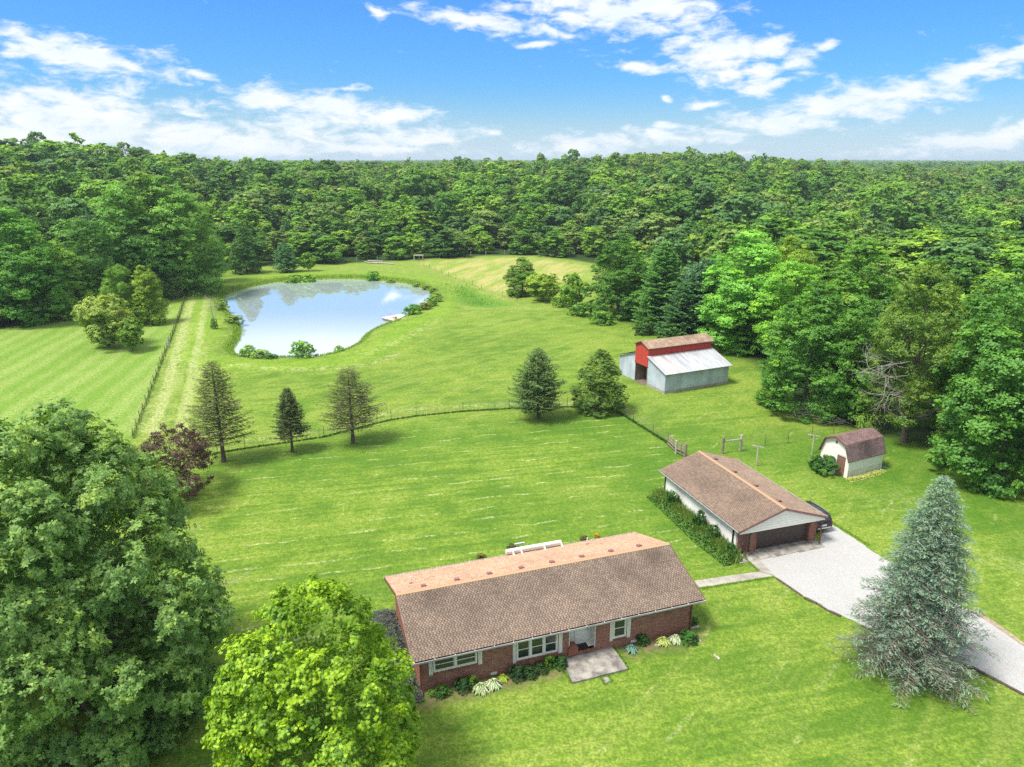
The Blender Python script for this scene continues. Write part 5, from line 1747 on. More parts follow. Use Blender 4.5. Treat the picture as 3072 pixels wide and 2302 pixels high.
size = rm.uniform(.15, .25, len(P))
o_ = lobed(P, N, size, V, 'crown', maple); o_.color = (.24, .41, .018, 1)
# the largest outer leaves, each one a part
camd = unit(np.array([[0 - loc[0], 0 - loc[1], CAM_H - loc[2]]]))[0]
outer = np.argsort(-((P - np.array([0, 0, H * .45])) @ camd) / R - rm.uniform(0, .9, len(P)))[:280]
one = lobed(np.zeros((1, 3)), np.array([[0, 0, 1.]]), np.array([.25]), np.array([.7]), 'leaf', maple)
for j, k_ in enumerate(outer):
    lf = one if j == 0 else one.copy()
    if j:
        COL.objects.link(lf); lf.parent = maple
    nv = Vector(tuple(N[k_])).normalized()
    lf.location = Vector(tuple(P[k_])) + nv * .05
    lf.rotation_euler = nv.to_track_quat('Z', 'Y').to_euler()
    s_ = rm.uniform(.8, 1.1); lf.scale = (s_, s_, s_)
    lf.color = (.27, .43, .018, 1)
mb = MB(); limbs(mb, cs, 1.0, .11, np.random.default_rng(4), 30, sides=6); mb.build('trunk', M_bark, maple)

# ---- burgundy tree
loc, H, R = pix_tree(385, 1075, 938, 205)
bt = thing('purple_plum_tree', 'small tree with dark burgundy leaves half hidden by the oak', 'tree', loc)
P, N, V, cs = crown_points(91, H, R, .8, 'round', 60, 19000, .22, irregular=.4, fill=.1, flat=.7)
o_ = leaves('crown', P, N, np.random.default_rng(1).uniform(.13, .24, len(P)), leaf_mat('burgundy_leaf', (.115, .068, .052), tr=.2), V, bt, aspect=.6, seed=2)
mb = MB(); limbs(mb, cs, 1.0, .16, np.random.default_rng(4), 26); mb.build('trunk', M_bark, bt)

# ---- named trees
T(1295, 888, 752, 122, 14, (.065, .115, .035), 'round leafy multi-stemmed tree at the fence corner left of the barn')
put_ = T
T(236, 750, 640, 118, 11, (.13, .18, .055), 'pale grey green crab apple standing alone in the left hay field', 'crab_apple_tree')
T(287, 758, 686, 64, 13, (.08, .14, .03), 'small dark tree close to the right of the pale crab apple')
T(268, 702, 572, 84, 10, LT, 'light green tree at the left of the clump in the hay field')
T(325, 700, 572, 84, 8, YG, 'bright green tree at the right of the clump in the hay field')
T(366, 645, 553, 78, 10, GG, 'grey green tree at the back of the clump by the left fence')
T(250, 720, 650, 60, 13, LT, 'low bright sapling between the crab apple and the clump')
T(322, 702, 684, 40, 12, (.1, .15, .05), 'small round bush under the clump in the hay field', 'bush', 'bush')
T(533, 590, 490, 74, 14, DK, 'dark rounded tree at the left behind the pond')
T(667, 586, 545, 34, 13, LT, 'small light green sapling right of the small pine behind the pond')
T(1128, 638, 556, 86, 9, (.055, .115, .02), 'dark green tree with yellow top in the meadow right of the pond')
T(1172, 650, 592, 76, 11, YG, 'bright low tree right beside the dark meadow tree')
T(1236, 668, 590, 60, 13, LT, 'thin light green tree between the meadow tree and the dark oval tree')
T(1335, 682, 500, 150, 14, (.042, .105, .022), 'dense dark green oval tree left of the wood edge')
T(1255, 682, 655, 55, 12, MD, 'low hedge bush under the thin light green tree', 'bush', 'bush')
T(1300, 700, 672, 55, 12, MD, 'low hedge bush at the foot of the dark oval tree', 'bush', 'bush')
T(1210, 662, 640, 45, 12, LT, 'low hedge bush at the right foot of the bright low tree', 'bush', 'bush')
T(1395, 722, 690, 62, 12, DK, 'dark bush at the foot of the pines, left one', 'bush', 'bush')
T(1450, 742, 700, 70, 12, DK, 'dark bush at the foot of the pines behind the barn roof', 'bush', 'bush')
T(1600, 752, 498, 250, 9, (.085, .195, .045), 'large pale green silver maple behind the barn')
T(1700, 790, 560, 170, 10, (.10, .215, .035), 'light green maple at the wood edge right behind the silver maple')
T(1690, 752, 508, 150, 8, YG, 'yellow green topped maple rising behind the silver maple')
T(1840, 760, 520, 170, 9, (.055, .13, .022), 'mid green tree rising behind the dark maple')
T(1735, 888, 600, 225, 14, (.045, .115, .024), 'big dark green maple on the right edge of the mown paddock')
T(1825, 900, 640, 170, 9, (.048, .12, .025), 'dark maple standing behind the half dead tree')
T(2150, 1040, 545, 330, 9, (.048, .12, .030), 'very large green maple at the right edge behind the shed')
T(2080, 930, 600, 190, 8, (.05, .12, .028), 'green maple between the half dead tree and the right edge maple')
T(2215, 960, 560, 200, 10, (.06, .14, .03), 'light topped maple at the far right edge of the view')

# half dead light tree with bare limbs, behind the shed
loc, H, R = pix_tree(1952, 955, 566, 235)
hd_ = thing('half_dead_tree', 'light green tree with bare grey dead limbs behind the shed', 'tree', loc)
P, N, V, cs = crown_points(95, H, R, 1.5, 'full', 100, 52000, .19, irregular=.32, fill=.08, flat=.7)
kp = ~((P[:, 0] < -R * .35) & (P[:, 1] < R * .2) & (P[:, 2] < H * .55) & (P[:, 2] > H * .3))
o_ = leaves('crown', P[kp], N[kp], np.random.default_rng(2).uniform(.16, .28, kp.sum()), M_leaf, V[kp], hd_, seed=9); o_.color = (.18, .30, .04, 1)
mb = MB(); limbs(mb, cs, 2.5, .38, np.random.default_rng(6), 24, sides=7); mb.build('trunk', M_bark, hd_)
mb = MB(); rd = np.random.default_rng(12)
for k_ in range(6):
    dead_branch(mb, Vector((-1.0, -.3, H * (.27 + .04 * k_))), Vector((-1, rd.uniform(-.9, .1), rd.uniform(-.1, .3))), R * .72, .05, rd)
mb.build('dead_limbs', M_woodgrey, hd_)
# fallen brush under the dark maple
p0, p1 = C(1800, 950, 2.3284, [(1350, 690), (1700, 745)])
br = thing('brush_pile', 'pile of bare grey fallen branches under the dark maple', 'branches', (p1[0], p1[1], 0))
dv_ = Vector((p0[0] - p1[0], p0[1] - p1[1], 0))
for k_ in range(8):
    mb = MB(); dead_branch(mb, Vector((rd.uniform(-.5, .5), rd.uniform(-.6, .6), .25)), dv_.normalized() + Vector((0, rd.uniform(-.25, .25), rd.uniform(0, .18))), dv_.length * rd.uniform(.7, 1.0), .07, rd, 1, .35)
    mb.build('fallen_branch', M_barkpale, br)
# dead snag by the pond
x, y = C(0, 650, 1.6385, [(1055, 560)])[0]
sn = thing('dead_sapling', 'bare grey dead sapling on the left bank of the pond', 'dead tree', (x, y, 0))
mb = MB(); rd = np.random.default_rng(5)
mb.tube([(0, 0, -.1), (.1, 0, 2.2), (-.2, 0, 4.5), (-.1, 0, 6.6)], [.14, .1, .07, .02], 6)
for k_ in range(10):
    a = rd.uniform(0, 6.28); dead_branch(mb, Vector((0, 0, 2.4 + k_ * .38)), Vector((cos(a), sin(a), .5)), 1.5, .035, rd, 1)
mb.build('trunk', M_barkpale, sn)
v = VAR[12]; c_ = bpy.data.objects.new('leaf_clump', v['crown']); COL.objects.link(c_); c_.parent = sn; c_.scale = (.6, .6, 1.2); c_.color = (*MD, 1)
# white flowered shrub at the lower left corner and its neighbour
T(250, 1640, 1560, 120, 11, (.07, .19, .03), 'leafy dogwood low in the lower left corner under the oak', 'dogwood_shrub', 'shrub')

# left wood edge and the tall trees there
left_edge = [(-40, 705, 560, 120, 8, DK, 'dark tree at the very left end of the wood edge'), (60, 697, 448, 190, 9, (.05, .13, .024), 'tall green tree on the left wood edge with low boughs'),
             (140, 684, 520, 150, 8, LT, 'yellow green tree on the left wood edge'), (10, 690, 420, 150, 10, MD, 'tall mid green tree behind the left wood edge'),
             (215, 668, 470, 130, 10, (.04, .10, .022), 'dark slim tree on the left wood edge behind the hay field clump'), (290, 650, 400, 190, 9, (.068, .15, .04), 'massive dark green tree left of the fence, left half'),
             (385, 635, 378, 210, 8, (.075, .155, .04), 'massive dark green tree left of the fence, right half'), (450, 612, 440, 90, 10, (.085, .165, .04), 'grey green tree at the right shoulder of the massive dark trees'),
             (340, 640, 372, 150, 9, (.09, .16, .04), 'olive topped tree crowning the massive dark pair')]
for a in left_edge: T(*a[:6], a[6])

# ---- forest: Poisson-like scatter outside the clearing
fr = np.random.default_rng(21)
def scatter(r0, r1, sp, amax=.72):
    pts = []
    y = r0 * .6
    xs_ = np.arange(-r1 * .72, r1 * .72, sp)
    ys_ = np.arange(55 if r0 < 100 else r0 * .7, r1, sp * .9)
    XX, YY = np.meshgrid(xs_, ys_)
    XX = XX + (np.arange(len(ys_)) % 2)[:, None] * sp * .5
    XX = (XX + fr.uniform(-.34, .34, XX.shape) * sp).ravel(); YY = (YY + fr.uniform(-.34, .34, YY.shape) * sp).ravel()
    R_ = np.hypot(XX, YY)
    k_ = (R_ >= r0) & (R_ < r1) & (np.abs(np.arctan2(XX, YY)) < amax)
    return XX[k_], YY[k_]


X1, Y1 = scatter(60, 440, 10.8, .80)
dc = sdist(X1, Y1, clearing)
k_ = dc > 2.0
X1, Y1, dc = X1[k_], Y1[k_], dc[k_]
taken = np.array([(o.location.x, o.location.y, 5.0) for o in COL.objects if o.get('category') in ('tree', 'conifer')])
ok = np.ones(len(X1), bool)
for tx, ty_, tr_ in taken: ok &= np.hypot(X1 - tx, Y1 - ty_) > 6.5
# keep the right-hand yard behind the big maples half open
ok &= ~((X1 > 40) & (Y1 < 95))
X1, Y1, dc = X1[ok], Y1[ok], dc[ok]
Z1 = terrain(X1, Y1)
nn_ = len(X1)
U1 = fr.uniform(0, 1, nn_)
H1 = (13.5 + 11.5 * U1**.8 + fr.uniform(-1.5, 1.5, nn_)) * (.5 + .5 * np.maximum(sm(dc, 8, 50), (Y1 < 190) * sm(dc, 2, 15))) + 4 * (fr.uniform(0, 1, nn_) > .9) * (dc > 40)
H1 *= 1 - .20 * ((np.arctan2(X1, Y1) < .1) & (Y1 < 340) & (np.arctan2(X1, Y1) > -.42))
# trees on the right, just beyond the clearing, are lower
H1 *= 1 - .22 * ((X1 > 20) & (Y1 < 230))
R1 = (4.4 + 6.2 * U1**1.6) * fr.uniform(.88, 1.12, nn_) * (.62 + .38 * sm(dc, 3, 30))
order = np.argsort(Y1)
# skyline buffer: how much of each tree is in view
COLS = 256
skyb = np.full(COLS, 1e9)


def to_px(x, y, z):
    cp, sp = cos(PITCH), sin(PITCH)
    zz = z - CAM_H; d = y * cp - zz * sp
    return 1536 + FPX * x / d, 1151 - FPX * (y * sp + zz * cp) / d


vis = np.zeros(nn_)
for i in order:
    px, pt = to_px(X1[i], Y1[i], Z1[i] + H1[i] * .97)
    _, pb = to_px(X1[i], Y1[i], Z1[i])
    hw_ = FPX * R1[i] / Y1[i] * .8
    c0_, c1_ = int((px - hw_) / 3072 * COLS), int((px + hw_) / 3072 * COLS) + 1
    if c1_ < 0 or c0_ >= COLS: continue
    c0_, c1_ = max(0, c0_), min(COLS, c1_)
    seen = np.clip(np.minimum(skyb[c0_:c1_], pb) - pt, 0, None).sum() * 12
    vis[i] = seen
    skyb[c0_:c1_] = np.minimum(skyb[c0_:c1_], pt + hw_ * .25)
idx = np.argsort(-vis)[:275]
idx = idx[vis[idx] > 300]
chosen = np.zeros(nn_, bool); chosen[idx] = True
cols = [((.085, .205, .034), 'dark green'), ((.15, .32, .040), 'mid green'), ((.22, .42, .046), 'fresh green'), ((.135, .28, .080), 'blue green'), ((.25, .43, .050), 'yellow green'), ((.23, .35, .088), 'grey green'), ((.11, .26, .038), 'deep green')]
forms = {0: 'egg-shaped', 1: 'round', 2: 'oval', 3: 'domed', 4: 'spreading', 5: 'finely lobed', 6: 'open', 7: 'layered'}
SECT = [(-33, 'the hill at far left'), (-24, 'the left hay field wood'), (-16, 'the wood left of the pond'), (-9, 'the wood behind the pine'), (-3, 'the wood behind the pond'), (3, 'the wood behind the meadow'),
        (9, 'the wood right of the meadow'), (16, 'the wood behind the oval tree'), (23, 'the wood behind the silver maple'), (99, 'the wood at the far right')]


def region(x, y, d):
    a = math.degrees(math.atan2(x, y))
    s = next(n_ for lim, n_ in SECT if a < lim)
    k2 = 'front edge' if d < 14 else ('second row' if d < 30 else ('middle' if d < 70 else 'back'))
    return s, k2


used = {}
for i in idx:
    s, k2 = region(X1[i], Y1[i], dc[i])
    for _try in range(40):
        (c_, cn) = cols[int(fr.choice(7, p=[.17, .20, .18, .1, .14, .11, .10]))]
        if dc[i] < 14 and Y1[i] > 200 and fr.uniform() < .4: (c_, cn) = cols[int(fr.choice([2, 4, 1]))]
        vi = int(fr.integers(0, 8))
        if (H1[i] > 19, H1[i] < 12, cn, vi, s, k2) not in used: break
    used[(H1[i] > 19, H1[i] < 12, cn, vi, s, k2)] = 1
    sz_ = 'tall' if H1[i] > 19 else ('low' if H1[i] < 12 else 'middling')
    if cn.endswith('green') and cn.split()[0] in ('mid', 'deep', 'dark'): sz_ = sz_
    put('forest_tree', f'{sz_} {cn} {forms[vi]} tree, {k2} of {s}', 'tree', (X1[i], Y1[i], Z1[i] - .2), H1[i], R1[i], vi, c_, 'woodland trees in the ' + k2 + ' of ' + s, trunk=True)
# remaining woodland: one mass
X2, Y2 = scatter(440, 1300, 12.8, .70)
X3, Y3 = scatter(1300, 4600, 24, .66)
rest = ~chosen
PX = np.concatenate([X1[rest], X2, X3]); PY = np.concatenate([Y1[rest], Y2, Y3])
HH = np.concatenate([H1[rest], fr.uniform(14, 26, len(X2)) + 4 * (fr.uniform(0, 1, len(X2)) > .93), fr.uniform(16, 31, len(X3))])
RR = np.concatenate([R1[rest], fr.uniform(5.8, 8.8, len(X2)), fr.uniform(13, 18, len(X3))])
# a few pale hay fields far away
PZ = terrain(PX, PY) - .3
me = bpy.data.meshes.new('distant_woodland')
me.vertices.add(len(PX)); me.vertices.foreach_set('co', np.stack([PX, PY, PZ], 1).astype(np.float32).ravel())
for an, arr in (('sx', RR / 5.2), ('sz', HH / 20.), ('rz', fr.uniform(0, 6.28, len(PX)))):
    at = me.attributes.new(an, 'FLOAT', 'POINT'); at.data.foreach_set('value', arr.astype(np.float32))
wood = bpy.data.objects.new('distant_woodland', me); COL.objects.link(wood)
tag(wood, 'endless mass of green woodland stretching to the horizon', 'woodland', kind='stuff')
src = {}
for o in COL.objects:
    if o.type == 'MESH' and o.name.startswith('crown'):
        for j in range(8):
            if o.data is VAR[j]['crown'] and j not in src: src[j] = o
ng = bpy.data.node_groups.new('scatter_crowns', 'GeometryNodeTree')
ng.interface.new_socket('Geometry', in_out='INPUT', socket_type='NodeSocketGeometry')
ng.interface.new_socket('Geometry', in_out='OUTPUT', socket_type='NodeSocketGeometry')
gi = ng.nodes.new('NodeGroupInput'); go = ng.nodes.new('NodeGroupOutput')
iop = ng.nodes.new('GeometryNodeInstanceOnPoints')
m2p = ng.nodes.new('GeometryNodeMeshToPoints')
ng.links.new(gi.outputs[0], m2p.inputs['Mesh']); ng.links.new(m2p.outputs[0], iop.inputs['Points'])
jn = ng.nodes.new('GeometryNodeJoinGeometry')
for j, o in sorted(src.items()):
    oi = ng.nodes.new('GeometryNodeObjectInfo'); oi.inputs['Object'].default_value = o; oi.inputs['As Instance'].default_value = True
    oi.transform_space = 'ORIGINAL'
    ng.links.new(oi.outputs['Geometry'], jn.inputs[0])
sm_ = ng.nodes.new('GeometryNodeSetMaterial'); sm_.inputs['Material'].default_value = M_leafr
ng.links.new(jn.outputs[0], sm_.inputs[0]); ng.links.new(sm_.outputs[0], iop.inputs['Instance'])
iop.inputs['Pick Instance'].default_value = True
def gattr(n_):
    a = ng.nodes.new('GeometryNodeInputNamedAttribute'); a.data_type = 'FLOAT'; a.inputs['Name'].default_value = n_; return a.outputs[0]
cs_ = ng.nodes.new('ShaderNodeCombineXYZ'); sxa = gattr('sx')
ng.links.new(sxa, cs_.inputs[0]); ng.links.new(sxa, cs_.inputs[1]); ng.links.new(gattr('sz'), cs_.inputs[2]); ng.links.new(cs_.outputs[0], iop.inputs['Scale'])
cr2 = ng.nodes.new('ShaderNodeCombineXYZ'); ng.links.new(gattr('rz'), cr2.inputs[2]); ng.links.new(cr2.outputs[0], iop.inputs['Rotation'])
rv = ng.nodes.new('FunctionNodeRandomValue'); rv.data_type = 'INT'
for s_ in rv.inputs:
    if s_.name == 'Min' and s_.type == 'INT': s_.default_value = 0
    if s_.name == 'Max' and s_.type == 'INT': s_.default_value = len(src) - 1
for s_ in rv.outputs:
    if s_.type == 'INT': ng.links.new(s_, iop.inputs['Instance Index'])
ng.links.new(iop.outputs[0], go.inputs[0])
md = wood.modifiers.new('scatter', 'NODES'); md.node_group = ng

# ------------------------------------------------------------------ garden plants by the house
def shrub(x, y, R, H, col, label, name='garden_shrub', var=12, cat='shrub'):
    return put(name, label, cat, (x, y, 0), H, R, var, col)


def hosta(x, y, R, H, c1, c2, label, seed):
    """rosette of arching leaves; c1 body, c2 margin"""
    r = random.Random(seed)
    m1_, m2_ = MB(), MB()
    root = thing('hosta', label, 'plant', (x, y, 0))
    for i in range(46):
        th = i * 2.4 + r.uniform(-.3, .3); k_ = (i / 46)**.6
        L = R * (.45 + .6 * k_) * r.uniform(.85, 1.15); up = H * (1.15 - .75 * k_)
        w_ = R * .15 * r.uniform(.8, 1.2)
        d = Vector((cos(th), sin(th), 0)); s = Vector((-sin(th), cos(th), 0))
        prev = None
        for q_ in range(5):
            t_ = q_ / 4
            c_ = d * L * t_ + Vector((0, 0, up * (sin(pi * min(1, t_ * .9 + .08)) ** .8) * (1 - .25 * t_) + .02))
            ww = w_ * sin(pi * (t_ * .86 + .12))
            cur = (c_ - s * ww + Vector((0, 0, .02)), c_ - s * ww * .45, c_ + s * ww * .45, c_ + s * ww + Vector((0, 0, .02)))
            if prev:
                m2_.face([prev[0], prev[1], cur[1], cur[0]]); m2_.face([prev[2], prev[3], cur[3], cur[2]])
                m1_.face([prev[1], prev[2], cur[2], cur[1]])
            prev = cur
    a = m1_.build('leaf_centres', leaf_mat('hosta_body_%d' % seed, c1, tr=.2), root)
    b_ = m2_.build('leaf_margins', leaf_mat('hosta_margin_%d' % seed, c2, tr=.2), root)
    for o_ in (a, b_):
        at = o_.data.attributes.new('v', 'FLOAT', 'FACE'); at.data.foreach_set('value', [random.uniform(.4, .65) for _ in o_.data.polygons])
    return root


cH = (1100, 1550, 2.011)
def gp(a, b_): return C(*cH, [(a, b_)])[0]
for (a, b_, R_, H_, col, l_) in [
    (395, 1075, .35, .3, MD, 'small green weed at the left front corner of the house'),
    (455, 1075, .55, .55, (.06, .17, .02), 'leafy green shrub first in the left front bed'),
    (575, 1045, .62, .75, (.035, .1, .025), 'dark green shrub second in the left front bed'),
    (640, 1025, .4, .8, (.11, .24, .02), 'light green upright plant left of the white hostas'),
    (905, 975, .62, .85, (.03, .085, .025), 'dark shrub under the left end of the triple window'),
    (985, 955, .6, .55, (.035, .09, .02), 'low dark juniper under the triple window'),
    (1050, 930, .55, .5, (.04, .1, .02), 'low juniper right of the dark one under the triple window'),
    (1100, 905, .42, .85, (.13, .27, .02), 'lime green shrub left of the entry slab'),
    (1165, 905, .58, .72, (.04, .12, .025), 'round dark green shrub against the entry slab'),
    (1660, 765, .5, .7, (.045, .14, .02), 'broad leaved green shrub right of the blue hosta'),
    (1940, 752, .72, .75, (.05, .17, .02), 'round green shrub at the right end of the front bed'),
    (1972, 655, .35, .6, DK, 'dark bush tucked at the right corner of the house'),
    (880, 212, .6, .7, (.1, .11, .03), 'brownish bush showing behind the rear roof edge left of the awning'),
    (690, 252, .45, .4, (.16, .15, .03), 'yellowish bush behind the rear roof edge'),
    (1310, 142, .4, .35, (.17, .14, .03), 'rusty orange bush behind the rear roof edge right of the awning'),
    (1390, 130, .35, .45, (.5, .38, .02), 'bright yellow flowering bush behind the rear roof edge')]:
    x, y = gp(a, b_); shrub(x, y, R_, H_, col, l_)
for k2, (a, b_, R_, H_, c1, c2, l_) in enumerate([
    (690, 1050, .62, .5, (.08, .2, .03), (.62, .66, .42), 'white edged hosta, left one of the pair in the left bed'),
    (765, 1025, .62, .5, (.08, .2, .03), (.66, .7, .5), 'white edged hosta, right one of the pair in the left bed'),
    (822, 985, .42, .35, (.2, .34, .02), (.4, .5, .05), 'small lime yellow hosta beside the foundation vent'),
    (1595, 810, .52, .4, (.13, .25, .2), (.16, .3, .24), 'blue leaved hosta just right of the entry slab'),
    (1787, 765, .58, .45, (.1, .22, .03), (.62, .64, .2), 'yellow edged hosta in the right front bed'),
    (1862, 752, .55, .45, (.08, .2, .03), (.7, .72, .55), 'white striped hosta in the right front bed')]):
    x, y = gp(a, b_); hosta(x, y, R_, H_, c1, c2, l_, 60 + k2)


def patch(name, label, poly, n, size, h, col, seed, aspect=.5, tilt=.5, kind='stuff', cat='plants', tr=.3, zf=None):
    """leafy ground cover over a polygon"""
    r = np.random.default_rng(seed); Pp = np.array(poly)
    lo, hi = Pp.min(0), Pp.max(0); X = r.uniform(lo[0], hi[0], n * 3); Y = r.uniform(lo[1], hi[1], n * 3)
    d = sdist(X, Y, Pp); k_ = d < 0; X, Y, d = X[k_][:n], Y[k_][:n], d[k_][:n]
    hh = h * np.clip(-d / (h * .7 + .05), .25, 1) * (.7 + .5 * (fbm(X, Y, 2.2, seed) + .5))
    Z = hh * r.uniform(.15, 1.0, len(X))**.5
    N = np.stack([r.normal(0, tilt, len(X)), r.normal(0, tilt, len(X)), np.ones(len(X)) * .8], 1)
    o_ = leaves(name, np.stack([X, Y, Z], 1), N, r.uniform(.6, 1.4, len(X)) * size, M_leaf, np.clip(r.normal(.5, .16, len(X)), 0, 1), None, aspect, seed, kind)
    o_.color = (*col, 1)
    return tag(o_, label, cat)


# grey leaved hedge strip along the left gable
patch('grey_ground_cover', 'dark grey purple leafy strip along the left gable wall of the house', [HL(-1.3, -.6), HL(.55, -.4), HL(.5, 9.3), HL(-1.0, 9.6), HL(-1.9, 5)], 9000, .16, .75, (.12, .14, .13), 5, .35, cat='ground cover')
patch('yellow_ground_cover', 'pale yellow ground cover along the foot of the shed', [(SX + cos(SYAW) * u - sin(SYAW) * v_, SY + sin(SYAW) * u + cos(SYAW) * v_) for u, v_ in ((-.5, -.2), (-.3, -.9), (1.5, -1.0), (3.5, -.9), (5.2, -.6), (5.2, -.05), (0, -.05))], 3500, .13, .22, (.42, .47, .13), 6, .7, cat='ground cover')
T(1780, 1018, 984, 78, 12, (.025, .075, .02), 'dark evergreen bush left of the shed door', 'evergreen_bush', 'bush')
x, y = (SX + cos(SYAW) * 5.55 - sin(SYAW) * .2, SY + sin(SYAW) * 5.55 + cos(SYAW) * .2)
hosta(x, y, .5, .4, (.1, .2, .16), (.12, .24, .2), 'small blue green hosta at the right rear corner of the shed', 71)


def blades(name, label, P, h, w, col, seed, lean=.35, kind='stuff', cat='grass'):
    r = np.random.default_rng(seed); n = len(P)
    a = r.uniform(0, 2 * pi, n); hh = h * r.uniform(.55, 1.25, n)
    D = np.stack([np.cos(a) * lean * r.uniform(.2, 1, n), np.sin(a) * lean * r.uniform(.2, 1, n), np.ones(n)], 1)
    c_ = P + D * (hh * .5)[:, None]
    N = np.stack([-np.sin(a), np.cos(a), np.zeros(n)], 1) + r.normal(0, .4, (n, 3))
    o_ = leaves(name, c_, N, hh, M_leaf, np.clip(r.normal(.5, .2, n), 0, 1), None, w / h, seed, kind, fold=.03, D=D)
    o_.color = (*col, 1)
    return tag(o_, label, cat)


def along(pts, n, spread, seed, zoff=0):
    r = np.random.default_rng(seed); Pp = np.array(pts, float)
    seg = np.linalg.norm(np.diff(Pp, axis=0), axis=1); cum = np.concatenate([[0], np.cumsum(seg)])
    s = r.uniform(0, cum[-1], n)
    X = np.interp(s, cum, Pp[:, 0]) + r.normal(0, spread, n); Y = np.interp(s, cum, Pp[:, 1]) + r.normal(0, spread, n)
    return np.stack([X, Y, terrain(X, Y) + zoff], 1)


# weeds along the garage wall
gw = [GLo(wl - .75, v_) for v_ in (-.1, 2, 4, 6, 8, 10, 12.2)]
blades('tall_weeds', 'tall seeding grass and weeds growing along the white garage wall', along(gw, 5200, .34, 4), 1.0, .06, (.16, .26, .05), 5, .5, cat='weeds')
patch('leafy_weeds', 'broad leaved weeds growing along the white garage wall', [GLo(u, v_) for u, v_ in ((.38, -.3), (-1.5, -.5), (-1.7, 4), (-1.5, 9), (-1.4, 12.6), (.38, 12.8))], 6000, .19, .7, (.09, .21, .03), 8, .6, cat='weeds')
for k2, (v_, R_, H_) in enumerate(((9.6, .8, 1.9), (5.1, .7, 2.1), (3.0, .8, 1.7), (.4, .75, 1.3))):
    x, y = GLo(wl - .8, v_)
    shrub(x, y, R_, H_, (.05, .15, .02), ['bushy weed shrub highest at the far half of the garage wall', 'tall leafy weed at the middle of the garage wall', 'round weed bush on the near half of the garage wall', 'weed bush at the near corner of the garage'][k2], 'weed_bush', 12)

# ------------------------------------------------------------------ pond side plants
def at_pond(a, b_): return C(550, 750, 2.4578, [(a, b_)], -.3)[0]
for k2, (a, b_, R_, H_, col, l_) in enumerate([
    (820, 228, 2.6, 3.4, (.13, .25, .025), 'round bright shrub on the far pond bank, left of two'), (925, 222, 2.5, 3.3, (.14, .27, .025), 'round bright shrub on the far pond bank, right of two'),
    (1398, 214, 2.0, 2.8, (.10, .24, .022), 'single round shrub in the middle of the far pond bank'), (1130, 213, 1.4, 1.2, (.13, .23, .03), 'low shrub on the far pond bank between the round ones'),
    (290, 455, 1.5, 2.6, (.17, .27, .025), 'yellow green shrub beside the dead sapling'), (375, 548, 2.2, 1.9, (.16, .24, .04), 'low yellowish shrub on the left bank point'),
    (480, 800, 1.5, 2.1, (.17, .3, .03), 'light green shrub at the near bank, leftmost'), (575, 812, 1.6, 1.5, (.16, .27, .04), 'low light shrub at the near bank, second from left'),
    (650, 820, 1.1, .9, (.06, .15, .02), 'small dark shrub at the near bank'), (885, 805, 2.1, 2.9, (.13, .27, .03), 'largest round shrub at the near pond bank'), (1150, 755, 1.1, 1.4, (.16, .28, .04), 'small light shrub on the near right bank'),
    (1690, 485, 2.0, 2.2, (.11, .25, .025), 'green shrub right of the dock'), (1780, 455, 1.7, 1.7, (.17, .20, .035), 'rusty brown shrub on the right bank'), (1825, 428, 1.8, 2.0, (.12, .23, .03), 'green shrub past the rusty brown one on the right bank'),
    (1862, 385, 1.7, 1.6, (.16, .25, .04), 'light shrub on the right bank bend, lower'), (1862, 350, 1.6, 1.5, (.14, .23, .04), 'light shrub on the right bank bend, middle'), (1842, 305, 1.5, 1.3, (.15, .24, .04), 'light shrub on the right bank bend, upper'),
    (1790, 280, 1.4, 1.1, (.15, .22, .045), 'low shrub on the far right bank, first'), (1720, 258, 1.4, 1.0, (.15, .23, .045), 'low shrub on the far right bank, second'), (1530, 228, 1.5, 1.1, (.15, .24, .045), 'low shrub on the far bank right of the single round one')]):
    x, y = at_pond(a, b_)
    put('pond_shrub', l_, 'shrub', (x, y, terrain1(x, y) - .1), H_, R_, 12, tuple(1.55 * c_ for c_ in col))
pl_ = np.vstack([pond, pond[:1]])
cen = pond.mean(0)
outp = np.array([(p[0] + (p[0] - cen[0]) * .018, p[1] + (p[1] - cen[1]) * .018) for p in pl_])
blades('bank_grass', 'tall unmown grass fringe all round the pond bank', along(outp, 20000, .5, 9), .5, .09, (.24, .38, .05), 10, .4)
# far bank weeds patches
P_ = along([at_pond(1980, 285), at_pond(2080, 320), at_pond(2212, 380)], 380, 2.2, 12)
blades('swale_weeds', 'dark green weeds in the swale right of the pond', P_, .6, .16, (.14, .30, .03), 13, .3, cat='weeds')

# dock
dk = C(550, 750, 2.4578, [(1465, 500), (1562, 468), (1650, 488), (1556, 522)], -.3)
dx, dy = dk[0]
dock = thing('swim_dock', 'white floating swim dock with ladder at the right side of the pond', 'dock', (dx, dy, 0))
ex = Vector((dk[3][0] - dk[0][0], dk[3][1] - dk[0][1], 0)); ey = Vector((dk[1][0] - dk[0][0], dk[1][1] - dk[0][1], 0))
Lx, Ly = ex.length, ey.length; ex.normalize(); ey = Vector((-ex.y, ex.x, 0)) if ey.dot(Vector((-ex.y, ex.x, 0))) > 0 else Vector((ex.y, -ex.x, 0))
Ly = min(Ly, 6.0)
Mw = mat('dock_boards', (.82, .78, .74), .7, var=.08)
fr_ = MB(); P4 = [Vector((0, 0, 0)), ex * Lx, ex * Lx + ey * Ly, ey * Ly]
zz0, zz1 = WATER_Z + .1, WATER_Z + .42
fr_.hexa([p_ + Vector((0, 0, zz0)) for p_ in P4] + [p_ + Vector((0, 0, zz1)) for p_ in P4]); fr_.build('frame', M_wood, dock)
nb = 14
